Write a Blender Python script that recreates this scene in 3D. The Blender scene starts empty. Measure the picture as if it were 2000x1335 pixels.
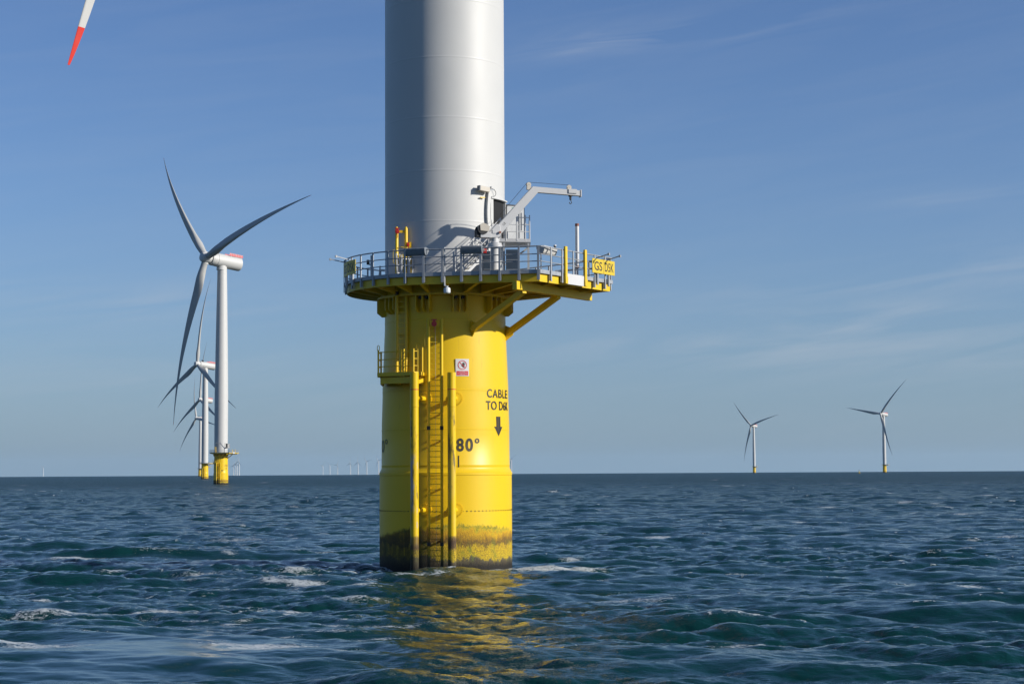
import bpy, math, random
import numpy as np
from mathutils import Vector, Matrix, noise as mnoise

R = math.radians
scene = bpy.context.scene
COL = scene.collection
random.seed(7)

# ------------------------------------------------------------------ camera, world, sun
CAM_H = 4.87
F = 3400.0                       # focal length in photo pixels (photo 2000 px wide)
PITCH, ROLL = math.atan(253.0 / F), R(0.33)
EARTH = 6.371e6
_f = Vector((0, math.cos(PITCH), math.sin(PITCH)))
_r0 = Vector((1, 0, 0)); _u0 = Vector((0, -math.sin(PITCH), math.cos(PITCH)))
_r = _r0 * math.cos(ROLL) - _u0 * math.sin(ROLL)
_u = _u0 * math.cos(ROLL) + _r0 * math.sin(ROLL)
cam_d = bpy.data.cameras.new('camera'); cam = bpy.data.objects.new('camera', cam_d); COL.objects.link(cam)
cam.matrix_world = Matrix(((_r.x, _u.x, -_f.x, 0), (_r.y, _u.y, -_f.y, 0), (_r.z, _u.z, -_f.z, CAM_H), (0, 0, 0, 1)))
cam_d.sensor_width = 36.0; cam_d.lens = F / 2000 * 36.0
cam_d.clip_start = 0.5; cam_d.clip_end = 90000
scene.camera = cam

def ray(px, py):
    return _f * F + _r * (px - 1000.0) + _u * (667.5 - py)
def at(px, py, Y):
    d = ray(px, py); t = Y / d.y
    return Vector((d.x * t, Y, CAM_H + d.z * t))
def on_sea(px, py):
    d = ray(px, py); t = -CAM_H / d.z
    return Vector((d.x * t, d.y * t, 0))

SUN_AZ, SUN_EL = 71.0, 23.5      # azimuth: degrees turned from -Y towards +X
sv = Vector((math.sin(R(SUN_AZ)) * math.cos(R(SUN_EL)), -math.cos(R(SUN_AZ)) * math.cos(R(SUN_EL)), math.sin(R(SUN_EL))))
sun_d = bpy.data.lights.new('sun', 'SUN'); sun = bpy.data.objects.new('sun', sun_d); COL.objects.link(sun)
sun_d.energy = 5.0; sun_d.angle = R(0.53); sun_d.color = (1.0, 0.945, 0.86)
sun.rotation_euler = sv.to_track_quat('Z', 'Y').to_euler(); sun.location = (60, -40, 60)

scene.view_settings.view_transform = 'Standard'; scene.view_settings.look = 'None'
scene.view_settings.exposure = 0.2; scene.view_settings.gamma = 1.0

world = bpy.data.worlds.new('World'); scene.world = world; world.use_nodes = True
wt = world.node_tree; wt.nodes.clear()
def wn(t, **k):
    n = wt.nodes.new(t)
    for a, b in k.items(): setattr(n, a, b)
    return n
def wm(op, a, b=None, c=None):
    n = wn('ShaderNodeMath', operation=op)
    for i, v in enumerate((a, b, c)):
        if v is None: continue
        if isinstance(v, (int, float)): n.inputs[i].default_value = v
        else: wt.links.new(v, n.inputs[i])
    return n.outputs[0]
sky = wn('ShaderNodeTexSky', sky_type='NISHITA', sun_disc=False)
sky.sun_elevation = R(SUN_EL); sky.sun_rotation = math.atan2(sv.x, sv.y)
sky.altitude = 0; sky.air_density = 0.9; sky.dust_density = 0.4; sky.ozone_density = 6.0
tc = wn('ShaderNodeTexCoord'); sep = wn('ShaderNodeSeparateXYZ'); wt.links.new(tc.outputs['Generated'], sep.inputs[0])
az = wm('ARCTAN2', sep.outputs[0], sep.outputs[1]); el = wm('ARCSINE', sep.outputs[2])
comb = wn('ShaderNodeCombineXYZ')
wt.links.new(wm('MULTIPLY', az, 5.0), comb.inputs[0])
wt.links.new(wm('ADD', wm('MULTIPLY', el, 46.0), wm('MULTIPLY', az, -6.0)), comb.inputs[1])
nz = wn('ShaderNodeTexNoise'); nz.inputs['Scale'].default_value = 1.6; nz.inputs['Detail'].default_value = 7
nz.inputs['Roughness'].default_value = 0.55; nz.inputs['Distortion'].default_value = 0.7
wt.links.new(comb.outputs[0], nz.inputs['Vector'])
streak = wn('ShaderNodeMapRange'); wt.links.new(nz.outputs['Fac'], streak.inputs[0])
streak.inputs[1].default_value = 0.40; streak.inputs[2].default_value = 0.72
total = None
# thin cirrus: (px, py, half width px, half height px, slope, strength)
for px, py, sw, sh, sl, st in ((1230, 85, 170, 26, -0.12, .40), (1150, 100, 70, 9, -0.25, .22), (1500, 70, 200, 22, -0.1, .15),
                               (1960, 540, 170, 34, -0.10, .42), (1600, 575, 300, 14, -0.03, .32), (1750, 618, 260, 22, 0.03, .36),
                               (1300, 680, 320, 26, 0.02, .30), (250, 590, 330, 32, 0.02, .34), (1800, 690, 400, 60, 0, .30),
                               (200, 740, 500, 50, 0, .16), (1850, 410, 130, 12, -0.05, .2), (1650, 650, 150, 10, 0.05, .3)):
    a0, e0 = (px - 1000) / F, (921 - py) / F
    da = wm('SUBTRACT', az, a0)
    u = wm('DIVIDE', da, sw / F)
    v = wm('DIVIDE', wm('SUBTRACT', wm('SUBTRACT', el, e0), wm('MULTIPLY', da, -sl)), sh / F)
    g = wm('MULTIPLY', wm('EXPONENT', wm('MULTIPLY', wm('ADD', wm('MULTIPLY', u, u), wm('MULTIPLY', v, v)), -1.0)), st)
    total = g if total is None else wm('ADD', total, g)
cl = wm('MULTIPLY', wm('MULTIPLY', total, .85), streak.outputs[0])
thin = wm('MULTIPLY', wm('MULTIPLY', streak.outputs[0], 0.05), 1.0)
cl = wm('MINIMUM', wm('ADD', cl, thin), 0.9)
hsv = wn('ShaderNodeHueSaturation'); hsv.inputs['Saturation'].default_value = 1.0
gain = wn('ShaderNodeMix', data_type='RGBA', blend_type='MULTIPLY'); gain.inputs[0].default_value = 1
wt.links.new(sky.outputs[0], gain.inputs[6]); gain.inputs[7].default_value = (1.0, 1.0, 1.10, 1)
wt.links.new(gain.outputs[2], hsv.inputs['Color'])
# blue-grey sea air low over the horizon
low = wm('MULTIPLY', wm('EXPONENT', wm('MULTIPLY', wm('MAXIMUM', el, 0.0), -9.0)), 0.93)
air = wn('ShaderNodeMix', data_type='RGBA'); wt.links.new(low, air.inputs[0]); wt.links.new(hsv.outputs[0], air.inputs[6]); air.inputs[7].default_value = (2.35, 3.40, 4.38, 1)
mix = wn('ShaderNodeMix', data_type='RGBA'); wt.links.new(cl, mix.inputs[0]); wt.links.new(air.outputs[2], mix.inputs[6])
mix.inputs[7].default_value = (4.6, 5.1, 5.8, 1)
bg = wn('ShaderNodeBackground'); bg.inputs[1].default_value = 0.090
wt.links.new(mix.outputs[2], bg.inputs[0]); wo = wn('ShaderNodeOutputWorld'); wt.links.new(bg.outputs[0], wo.inputs[0])

# ------------------------------------------------------------------ helpers
def tag(o, label=None, cat=None, group=None, kind=None):
    if label: o['label'] = label
    if cat: o['category'] = cat
    if group: o['group'] = group
    if kind: o['kind'] = kind
    return o
def empty(name, loc=(0, 0, 0), label=None, cat=None, group=None):
    o = bpy.data.objects.new(name, None); COL.objects.link(o); o.location = loc; o.empty_display_size = 0.5
    return tag(o, label, cat, group)
def copy_tree(o, parent=None, skip=()):
    c = o.copy(); COL.objects.link(c)
    if parent is not None:
        c.parent = parent
    for ch in list(o.children):
        if ch.name.split('.')[0] in skip: continue
        copy_tree(ch, c, skip)
    return c

class MB:
    """collects simple shapes into one mesh"""
    def __init__(s): s.v = []; s.f = []; s.m = []; s.cur = 0; s.runs = []
    def add(s, vs, fs):
        b = len(s.v); s.v += [tuple(v) for v in vs]; s.runs.append((len(vs), fs))
        for f in fs: s.f.append([i + b for i in f]); s.m.append(s.cur)
        return s
    def hexa(s, p):  # 8 corners, bottom ring then top ring
        return s.add(p, [(3, 2, 1, 0), (4, 5, 6, 7), (0, 1, 5, 4), (1, 2, 6, 5), (2, 3, 7, 6), (3, 0, 4, 7)])
    def box(s, c, d, rz=0.0):
        ca, sa = math.cos(rz), math.sin(rz); P = []
        for z in (-.5, .5):
            for x, y in ((-.5, -.5), (.5, -.5), (.5, .5), (-.5, .5)):
                X, Y = x * d[0], y * d[1]
                P.append((c[0] + X * ca - Y * sa, c[1] + X * sa + Y * ca, c[2] + z * d[2]))
        return s.hexa(P)
    def bar(s, p, q, w, h, up=(0, 0, 1)):
        p, q = Vector(p), Vector(q); d = (q - p).normalized(); up = Vector(up)
        if abs(d.dot(up)) > .98: up = Vector((0, 1, 0))
        a = d.cross(up).normalized(); b = a.cross(d)
        P = [o + a * (i * w / 2) + b * (j * h / 2) for o in (p, q) for i, j in ((-1, -1), (1, -1), (1, 1), (-1, 1))]
        return s.hexa(P)
    def tube(s, pts, r, n=10, cap=True):
        pts = [Vector(p) for p in pts]; rs = r if isinstance(r, (list, tuple)) else [r] * len(pts)
        V = []; prev = None
        for i, p in enumerate(pts):
            d = (pts[min(i + 1, len(pts) - 1)] - pts[max(i - 1, 0)]).normalized()
            if prev is None:
                up = Vector((0, 0, 1)) if abs(d.z) < .9 else Vector((0, 1, 0)); a = d.cross(up).normalized()
            else: a = (prev - d * prev.dot(d)).normalized()
            b = d.cross(a); prev = a
            V += [p + (a * math.cos(k * math.tau / n) + b * math.sin(k * math.tau / n)) * rs[i] for k in range(n)]
        Fc = [(i * n + k, i * n + (k + 1) % n, (i + 1) * n + (k + 1) % n, (i + 1) * n + k) for i in range(len(pts) - 1) for k in range(n)]
        if cap: Fc += [tuple(range(n))[::-1], tuple(range((len(pts) - 1) * n, len(pts) * n))]
        return s.add(V, Fc)
    def lathe(s, prof, n=96, c=(0, 0), close=False):
        V = [(c[0] + r * math.cos(k * math.tau / n), c[1] + r * math.sin(k * math.tau / n), z) for r, z in prof for k in range(n)]
        m = len(prof); rr = m if close else m - 1
        return s.add(V, [(i * n + k, i * n + (k + 1) % n, ((i + 1) % m) * n + (k + 1) % n, ((i + 1) % m) * n + k) for i in range(rr) for k in range(n)])
    def prism(s, poly, z0, z1):
        n = len(poly)
        V = [(x, y, z0) for x, y in poly] + [(x, y, z1) for x, y in poly]
        return s.add(V, [tuple(range(n))[::-1], tuple(range(n, 2 * n))] + [(i, (i + 1) % n, n + (i + 1) % n, n + i) for i in range(n)])
    def plate(s, poly3, thick):  # flat polygon in 3D with thickness
        P = [Vector(p) for p in poly3]; nrm = (P[1] - P[0]).cross(P[2] - P[0]).normalized() * (thick / 2); n = len(P)
        return s.add([p - nrm for p in P] + [p + nrm for p in P],
                     [tuple(range(n))[::-1], tuple(range(n, 2 * n))] + [(i, (i + 1) % n, n + (i + 1) % n, n + i) for i in range(n)])
    def ball(s, c, r, n=12, sc=(1, 1, 1)):
        pts = []; m = n // 2
        for i in range(m + 1):
            t = math.pi * i / m
            for k in range(n): pts.append((c[0] + sc[0] * r * math.sin(t) * math.cos(k * math.tau / n), c[1] + sc[1] * r * math.sin(t) * math.sin(k * math.tau / n), c[2] - sc[2] * r * math.cos(t)))
        return s.add(pts, [(i * n + k, i * n + (k + 1) % n, (i + 1) * n + (k + 1) % n, (i + 1) * n + k) for i in range(m) for k in range(n)])
    def build_each(s, name, mats, parent=None, bevel=0, smooth=True, per=1):
        out = []; b = 0
        for i, (nv, fs) in enumerate(s.runs):
            if i % per == 0: cur = MB(); out.append(cur)
            cur.add(s.v[b:b + nv], fs); b += nv
        return [m_.build(name, mats, parent, bevel, smooth) for m_ in out]
    def build(s, name, mats, parent=None, bevel=0, smooth=True):
        me = bpy.data.meshes.new(name); me.from_pydata(s.v, [], s.f)
        mats = mats if isinstance(mats, (list, tuple)) else [mats]
        for m in mats: me.materials.append(m)
        if len(mats) > 1: me.polygons.foreach_set('material_index', s.m)
        me.validate(); me.update()
        if smooth:
            me.shade_smooth(); me.set_sharp_from_angle(angle=R(32))
        o = bpy.data.objects.new(name, me); COL.objects.link(o)
        if parent is not None: o.parent = parent
        if bevel:
            b = o.modifiers.new('bevel', 'BEVEL'); b.width = bevel; b.segments = 2; b.limit_method = 'ANGLE'; b.angle_limit = R(40)
        return o

# ------------------------------------------------------------------ materials
def mat(name, col, rough=.5, metal=0.0, coat=0.0, var=0.06, vscale=1.2, dirt=0.0, dirtcol=(.12, .1, .06), bump=0.0):
    m = bpy.data.materials.new(name); m.use_nodes = True; nt = m.node_tree; p = nt.nodes['Principled BSDF']
    p.inputs['Roughness'].default_value = rough; p.inputs['Metallic'].default_value = metal; p.inputs['Coat Weight'].default_value = coat
    p.inputs['Coat Roughness'].default_value = .2
    tcn = nt.nodes.new('ShaderNodeTexCoord')
    n = nt.nodes.new('ShaderNodeTexNoise'); n.inputs['Scale'].default_value = vscale; n.inputs['Detail'].default_value = 6
    nt.links.new(tcn.outputs['Object'], n.inputs['Vector'])
    mr = nt.nodes.new('ShaderNodeMapRange'); nt.links.new(n.outputs['Fac'], mr.inputs[0])
    mr.inputs[1].default_value = .3; mr.inputs[2].default_value = .7; mr.inputs[3].default_value = 1 - var; mr.inputs[4].default_value = 1 + var * .5
    mx = nt.nodes.new('ShaderNodeMix'); mx.data_type = 'RGBA'; mx.blend_type = 'MULTIPLY'; mx.inputs[0].default_value = 1
    mx.inputs[6].default_value = (*col, 1); nt.links.new(mr.outputs[0], mx.inputs[7])
    out = mx.outputs[2]
    if dirt:
        mp = nt.nodes.new('ShaderNodeMapping'); mp.inputs['Scale'].default_value = (5, 5, .5); nt.links.new(tcn.outputs['Object'], mp.inputs[0])
        d = nt.nodes.new('ShaderNodeTexNoise'); d.inputs['Scale'].default_value = 1.3; d.inputs['Detail'].default_value = 8; nt.links.new(mp.outputs[0], d.inputs['Vector'])
        dr = nt.nodes.new('ShaderNodeMapRange'); nt.links.new(d.outputs['Fac'], dr.inputs[0]); dr.inputs[1].default_value = .55; dr.inputs[2].default_value = .8; dr.inputs[4].default_value = dirt
        m2 = nt.nodes.new('ShaderNodeMix'); m2.data_type = 'RGBA'; nt.links.new(dr.outputs[0], m2.inputs[0]); nt.links.new(out, m2.inputs[6]); m2.inputs[7].default_value = (*dirtcol, 1); out = m2.outputs[2]
    nt.links.new(out, p.inputs['Base Color'])
    r2 = nt.nodes.new('ShaderNodeMapRange'); nt.links.new(n.outputs['Fac'], r2.inputs[0]); r2.inputs[3].default_value = rough * .8; r2.inputs[4].default_value = min(1, rough * 1.25)
    nt.links.new(r2.outputs[0], p.inputs['Roughness'])
    if bump:
        b = nt.nodes.new('ShaderNodeBump'); b.inputs['Strength'].default_value = bump; b.inputs['Distance'].default_value = .01
        nt.links.new(n.outputs['Fac'], b.inputs['Height']); nt.links.new(b.outputs[0], p.inputs['Normal'])
    return m

YEL = (0.67, 0.445, 0.006)
M = dict(
    white=mat('white_tower_paint', (.49, .49, .47), .5, coat=.0, var=.025, vscale=.5, dirt=.10, dirtcol=(.5, .47, .4)),
    blade=mat('blade_gelcoat', (.38, .38, .36), .6, var=.03, vscale=.3),
    yellow=mat('yellow_paint', YEL, .45, coat=.0, var=.05, dirt=.12, dirtcol=(.45, .30, .02)),
    steel=mat('galvanised_steel', (.30, .32, .34), .5, metal=.25, var=.15, vscale=4),
    grey=mat('grey_paint', (.40, .41, .41), .45, var=.08, vscale=3),
    cranew=mat('crane_light_grey', (.46, .46, .455), .4, coat=.1, var=.05, dirt=.15, dirtcol=(.4, .36, .3)),
    whitem=mat('white_metal', (.55, .55, .54), .4, var=.04),
    dark=mat('dark_rubber', (.015, .016, .018), .6, var=.2),
    slate=mat('dark_slate_panel', (.035, .055, .08), .5, var=.15),
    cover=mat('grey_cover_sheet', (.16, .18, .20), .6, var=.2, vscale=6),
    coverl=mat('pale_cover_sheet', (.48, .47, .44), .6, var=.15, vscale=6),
    red=mat('red_paint', (.50, .02, .015), .4, var=.1),
    redtip=mat('red_blade_paint', (.50, .025, .014), .8, var=.04),
    pink=mat('red_railing_panel', (.55, .06, .07), .5, var=.1),
    shade_mark=mat('shaded_marking', (.14, .12, .03), .6, var=.2),  # paler marking tone: low contrast on the shaded side put into the colour
    black=mat('black_marking', (.02, .017, .010), .55, var=.15, dirt=.55, dirtcol=(.22, .15, .01)),
    beige=mat('beige_housing', (.46, .42, .35), .5, var=.06),
    green=mat('green_sign', (.0, .25, .12), .5),
    signred=mat('sign_red', (.50, .03, .045), .5, var=.03),
    signwhite=mat('sign_white', (.58, .58, .58), .45, var=.02),
    interior=mat('doorway_shade_black', (.006, .0065, .008), 1.0),
    rust=mat('brown_band', (.22, .08, .05), .6, var=.2),
    lamp=mat('lamp_glass', (.55, .58, .6), .3, var=.1, vscale=6),
)

def growth_mat(name, bumper=False):
    """yellow paint with tidal marine growth below about +2.4 m, all driven by real height on the pile"""
    m = bpy.data.materials.new(name); m.use_nodes = True; nt = m.node_tree; p = nt.nodes['Principled BSDF']
    def N(t, **k):
        n = nt.nodes.new(t)
        for a, b in k.items(): setattr(n, a, b)
        return n
    def mth(op, a, b=None, clamp=False):
        n = N('ShaderNodeMath', operation=op); n.use_clamp = clamp
        for i, v in enumerate((a, b)):
            if v is None: continue
            if isinstance(v, (int, float)): n.inputs[i].default_value = v
            else: nt.links.new(v, n.inputs[i])
        return n.outputs[0]
    def noise_(scale, sc=(1, 1, 1), det=6, rough=.6, off=(0, 0, 0)):
        mp = N('ShaderNodeMapping'); mp.inputs['Scale'].default_value = sc; mp.inputs['Location'].default_value = off; nt.links.new(tcn.outputs['Object'], mp.inputs[0])
        n = N('ShaderNodeTexNoise'); n.inputs['Scale'].default_value = scale; n.inputs['Detail'].default_value = det; n.inputs['Roughness'].default_value = rough
        nt.links.new(mp.outputs[0], n.inputs['Vector']); return n.outputs['Fac']
    def mr(v, a, b, c=0., d=1.):
        n = N('ShaderNodeMapRange'); n.interpolation_type = 'SMOOTHSTEP'; nt.links.new(v, n.inputs[0])
        for i, x in enumerate((a, b, c, d)): n.inputs[i + 1].default_value = x
        return n.outputs[0]
    def mixc(f, a, b):
        n = N('ShaderNodeMix', data_type='RGBA')
        if isinstance(f, (int, float)): n.inputs[0].default_value = f
        else: nt.links.new(f, n.inputs[0])
        for i, v in ((6, a), (7, b)):
            if isinstance(v, tuple): n.inputs[i].default_value = (*v, 1)
            else: nt.links.new(v, n.inputs[i])
        return n.outputs[2]
    tcn = N('ShaderNodeTexCoord'); sp = N('ShaderNodeSeparateXYZ'); nt.links.new(tcn.outputs['Object'], sp.inputs[0]); z = sp.outputs[2]
    broad = noise_(.55); streak = noise_(6.0, (1, 1, .16), 8, .7); fine = noise_(16, (1, 1, .7), 5, .75); spk = noise_(34, (1, 1, .55), 3, .6, (3, 1, 2))
    fleck = noise_(13.0, (1, 1, .35), 8, .8, (4, 7, 1)); mid = noise_(2.1, (1, 1, .8), 5, .6, (9, 1, 5))
    zz = mth('ADD', z, mth('ADD', mth('MULTIPLY', mth('SUBTRACT', broad, .5), 1.0), mth('ADD', mth('MULTIPLY', mth('SUBTRACT', mid, .5), .9), mth('ADD', mth('MULTIPLY', mth('SUBTRACT', streak, .5), .35), mth('MULTIPLY', mth('SUBTRACT', fleck, .5), 1.0)))))
    yv = mixc(mr(noise_(.8), .35, .65, 0, .10), YEL, (.70, .46, .01))
    # brown staining in the tidal belt
    ramp = N('ShaderNodeValToRGB'); cr = ramp.color_ramp
    zr = N('ShaderNodeMapRange'); nt.links.new(zz, zr.inputs[0]); zr.inputs[1].default_value = -.2; zr.inputs[2].default_value = 3.0
    nt.links.new(zr.outputs[0], ramp.inputs[0])
    stops = [(0.0, (.010, .010, .008)), (.10, (.022, .019, .013)), (.20, (.060, .052, .038)), (.27, (.10, .09, .05)), (.31, (.50, .36, .012)), (.47, (.54, .36, .012)),
             (.53, (.11, .065, .018)), (.60, (.32, .18, .015)), (.68, (.56, .33, .01)), (.745, (.42, .34, .02)), (.775, (.10, .14, .02)), (.80, YEL)]
    cr.elements[0].position = 0; cr.elements[0].color = (*stops[0][1], 1); cr.elements[1].position = stops[-1][0]; cr.elements[1].color = (*stops[-1][1], 1)
    for po, c in stops[1:-1]:
        e = cr.elements.new(po); e.color = (*c, 1)
    g = ramp.outputs[0]
    green = mth('MULTIPLY', mr(noise_(1.6, (1, 1, .5), 6, .7, (5, 2, 0)), .52, .68), mth('MULTIPLY', mr(z, .35, .8), mr(z, 1.3, 2.0, 1, 0)))
    g = mixc(mth('MULTIPLY', green, .7), g, (.12, .19, .02))
    speck = mth('MULTIPLY', mr(spk, .50, .60), mr(z, 1.0, 1.9, 1, .25)); g = mixc(mth('MULTIPLY', speck, .85), g, (.065, .048, .018))
    # growth colour darker towards the left of the pile, broken up by streak noise
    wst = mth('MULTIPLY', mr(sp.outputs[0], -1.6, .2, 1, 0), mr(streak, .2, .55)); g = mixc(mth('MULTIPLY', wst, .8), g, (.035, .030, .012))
    patch = mth('MULTIPLY', mr(fine, .45, .7), mr(broad, .4, .6)); g = mixc(mth('MULTIPLY', patch, .45), g, (.16, .10, .03))
    top = mth('ADD', z, mth('ADD', mth('MULTIPLY', mth('SUBTRACT', streak, .5), .5), mth('MULTIPLY', mth('SUBTRACT', fleck, .5), .5)))
    xq = mth('SUBTRACT', sp.outputs[0], .6)
    topz = mth('ADD', mth('SUBTRACT', top, mth('MULTIPLY', mth('SUBTRACT', broad, .5), .8)), mth('MULTIPLY', mth('MULTIPLY', xq, xq), .045))
    is_g = mr(topz, 2.22, 2.42, 1, 0)
    if bumper: is_g = mr(topz, 1.5, 1.8, 1, 0)
    c = mixc(is_g, yv, g)
    c = mixc(mr(mth('ADD', z, mth('MULTIPLY', mth('SUBTRACT', fleck, .5), -1.1)), .25, .62, .95, 0), c, (.010, .009, .007))
    if bumper:  # scuffed by boat fenders: black rubber smears and abraded primer
        sm = noise_(2.2, (1.5, 1, .28), 7, .65, (2, 0, 3)); fr = mr(sp.outputs[1], -4.36, -4.42)
        rng = mth('MULTIPLY', mr(z, 2.2, 3.0), mr(z, 7.0, 8.2, 1, 0))
        c = mixc(mth('MULTIPLY', mth('MULTIPLY', mr(sm, .50, .60), fr), mth('MULTIPLY', rng, .8)), c, (.055, .045, .03))
        ab = noise_(1.3, (2, 1, .3), 7, .7, (8, 4, 1)); rg2 = mth('MULTIPLY', mr(z, 1.2, 1.8), mr(z, 5.2, 5.9, 1, 0))
        c = mixc(mth('MULTIPLY', mth('MULTIPLY', mr(ab, .50, .58), fr), mth('MULTIPLY', mth('MULTIPLY', rg2, mr(sp.outputs[0], -.6, -.5, 1, .1)), .85)), c, (.34, .34, .38))
        bk = mth('MULTIPLY', mr(mth('ADD', z, mth('MULTIPLY', fine, .5)), 1.35, 1.55), mr(mth('ADD', z, mth('MULTIPLY', fine, .5)), 2.0, 2.15, 1, 0))
        c = mixc(mth('MULTIPLY', bk, .75), c, (.05, .03, .03))
    run = noise_(3.4, (2.2, 2.2, .13), 6, .62, (1, 9, 2)); rz = mth('MULTIPLY', mr(z, 5.0, 6.5), mr(z, 12.6, 13.6, 1, .35))
    c = mixc(mth('MULTIPLY', mth('MULTIPLY', mr(run, .60, .74), rz), .38), c, (.30, .17, .02))
    nt.links.new(c, p.inputs['Base Color'])
    p.inputs['Specular IOR Level'].default_value = .35; nt.links.new(mr(is_g, 0, 1, .42, .8), p.inputs['Roughness']); p.inputs['Coat Roughness'].default_value = .15
    p.inputs['Coat Weight'].default_value = 0
    bp = N('ShaderNodeBump'); bp.inputs['Distance'].default_value = .03; nt.links.new(mr(is_g, 0, 1, 0.01, .8), bp.inputs['Strength'])
    nt.links.new(mth('ADD', spk, fine), bp.inputs['Height']); nt.links.new(bp.outputs[0], p.inputs['Normal'])
    return m
M['pile'] = growth_mat('yellow_pile_paint_with_growth')
M['bumper'] = growth_mat('scuffed_yellow_bumper_paint', True)

# ------------------------------------------------------------------ lettering
def text_mesh(txt, bold=0.0):
    cu = bpy.data.curves.new('lettering', 'FONT'); cu.body = txt; cu.fill_mode = 'FRONT'; cu.offset = bold; cu.resolution_u = 6
    ob = bpy.data.objects.new('lettering', cu); COL.objects.link(ob)
    bpy.context.view_layer.update()
    me = bpy.data.meshes.new_from_object(ob.evaluated_get(bpy.context.evaluated_depsgraph_get()))
    bpy.data.objects.remove(ob)
    vs = [v.co.copy() for v in me.vertices]; fs = [tuple(p.vertices) for p in me.polygons]
    x0 = min(v.x for v in vs); x1 = max(v.x for v in vs); y0 = min(v.y for v in vs); y1 = max(v.y for v in vs)
    bpy.data.meshes.remove(me)
    return [((v.x - x0) / (x1 - x0), (v.y - y0) / (y1 - y0)) for v in vs], fs

def pile_r(z):
    for (za, ra), (zb, rb) in zip(PILE, PILE[1:]):
        if za <= z <= zb: return ra + (rb - ra) * (z - za) / max(1e-6, zb - za)
    return PILE[-1][1]
PILE = [(-3, 3.31), (4.84, 3.31), (5.02, 3.215), (8.0, 3.19), (12.0, 3.045), (14.0, 3.03), (200, 3.03)]
def wrap(px_xy, fs, a0, a1, z0, z1, off=.012):
    mb = MB(); V = []
    for u, v in px_xy:
        a = R(a0 + (a1 - a0) * u); z = z0 + (z1 - z0) * v; r = pile_r(z) + off
        V.append((r * math.sin(a), -r * math.cos(a), z))
    return mb.add(V, fs)
def ring_text(txt, a0, a1, z0, z1, parent, name='painted_marking', bold=.012, material=None):
    vs, fs = text_mesh(txt, bold)
    return wrap(vs, fs, a0, a1, z0, z1).build(name, material or M['black'], parent, smooth=False)

# ------------------------------------------------------------------ sea (spectral waves on one curved sheet)
def spectrum_field(N, L, seed, lam_p, hs, wdir, spread, bands):
    rng = np.random.default_rng(seed)
    k1 = np.fft.fftfreq(N, 1.0 / N) * 2 * np.pi / L
    kx, ky = np.meshgrid(k1, k1, indexing='xy'); k = np.hypot(kx, ky); k[0, 0] = 1
    kp = 2 * np.pi / lam_p
    S = np.exp(-1.25 * (kp / k) ** 2) / k ** 3.75
    c = (kx * np.cos(wdir) + ky * np.sin(wdir)) / k
    D = np.where(c > 0, np.abs(c) ** spread, 0.06 * np.abs(c) ** spread) + 0.012
    amp = np.sqrt(S * D); amp[0, 0] = 0
    h0 = amp * (rng.standard_normal((N, N)) + 1j * rng.standard_normal((N, N)))
    tot = np.real(np.fft.ifft2(h0)); h0 *= (hs / 4) / tot.std()
    out = []
    for lo, hi in bands:
        m = (k >= 2 * np.pi / hi) & (k < 2 * np.pi / lo); hk = h0 * m
        h = np.real(np.fft.ifft2(hk)); dx = np.real(np.fft.ifft2(-1j * kx / k * hk)); dy = np.real(np.fft.ifft2(-1j * ky / k * hk))
        out.append(np.stack([dx, dy, h]))
    jx = np.real(np.fft.ifft2(kx * kx / k * h0)); jy = np.real(np.fft.ifft2(ky * ky / k * h0)); jxy = np.real(np.fft.ifft2(kx * ky / k * h0))
    return out, (jx, jy, jxy)
def sample(A, x, y, L, rot=0.0):
    N = A.shape[-1]; c, s = math.cos(rot), math.sin(rot)
    u = ((x * c + y * s) / L * N) % N; v = ((-x * s + y * c) / L * N) % N
    i = np.floor(u).astype(int) % N; j = np.floor(v).astype(int) % N; fu = u - np.floor(u); fv = v - np.floor(v); i2 = (i + 1) % N; j2 = (j + 1) % N
    return A[..., j, i] * (1 - fu) * (1 - fv) + A[..., j, i2] * fu * (1 - fv) + A[..., j2, i] * (1 - fu) * fv + A[..., j2, i2] * fu * fv
def sstep(a, b, x):
    t = np.clip((x - a) / (b - a), 0, 1); return t * t * (3 - 2 * t)

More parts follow.
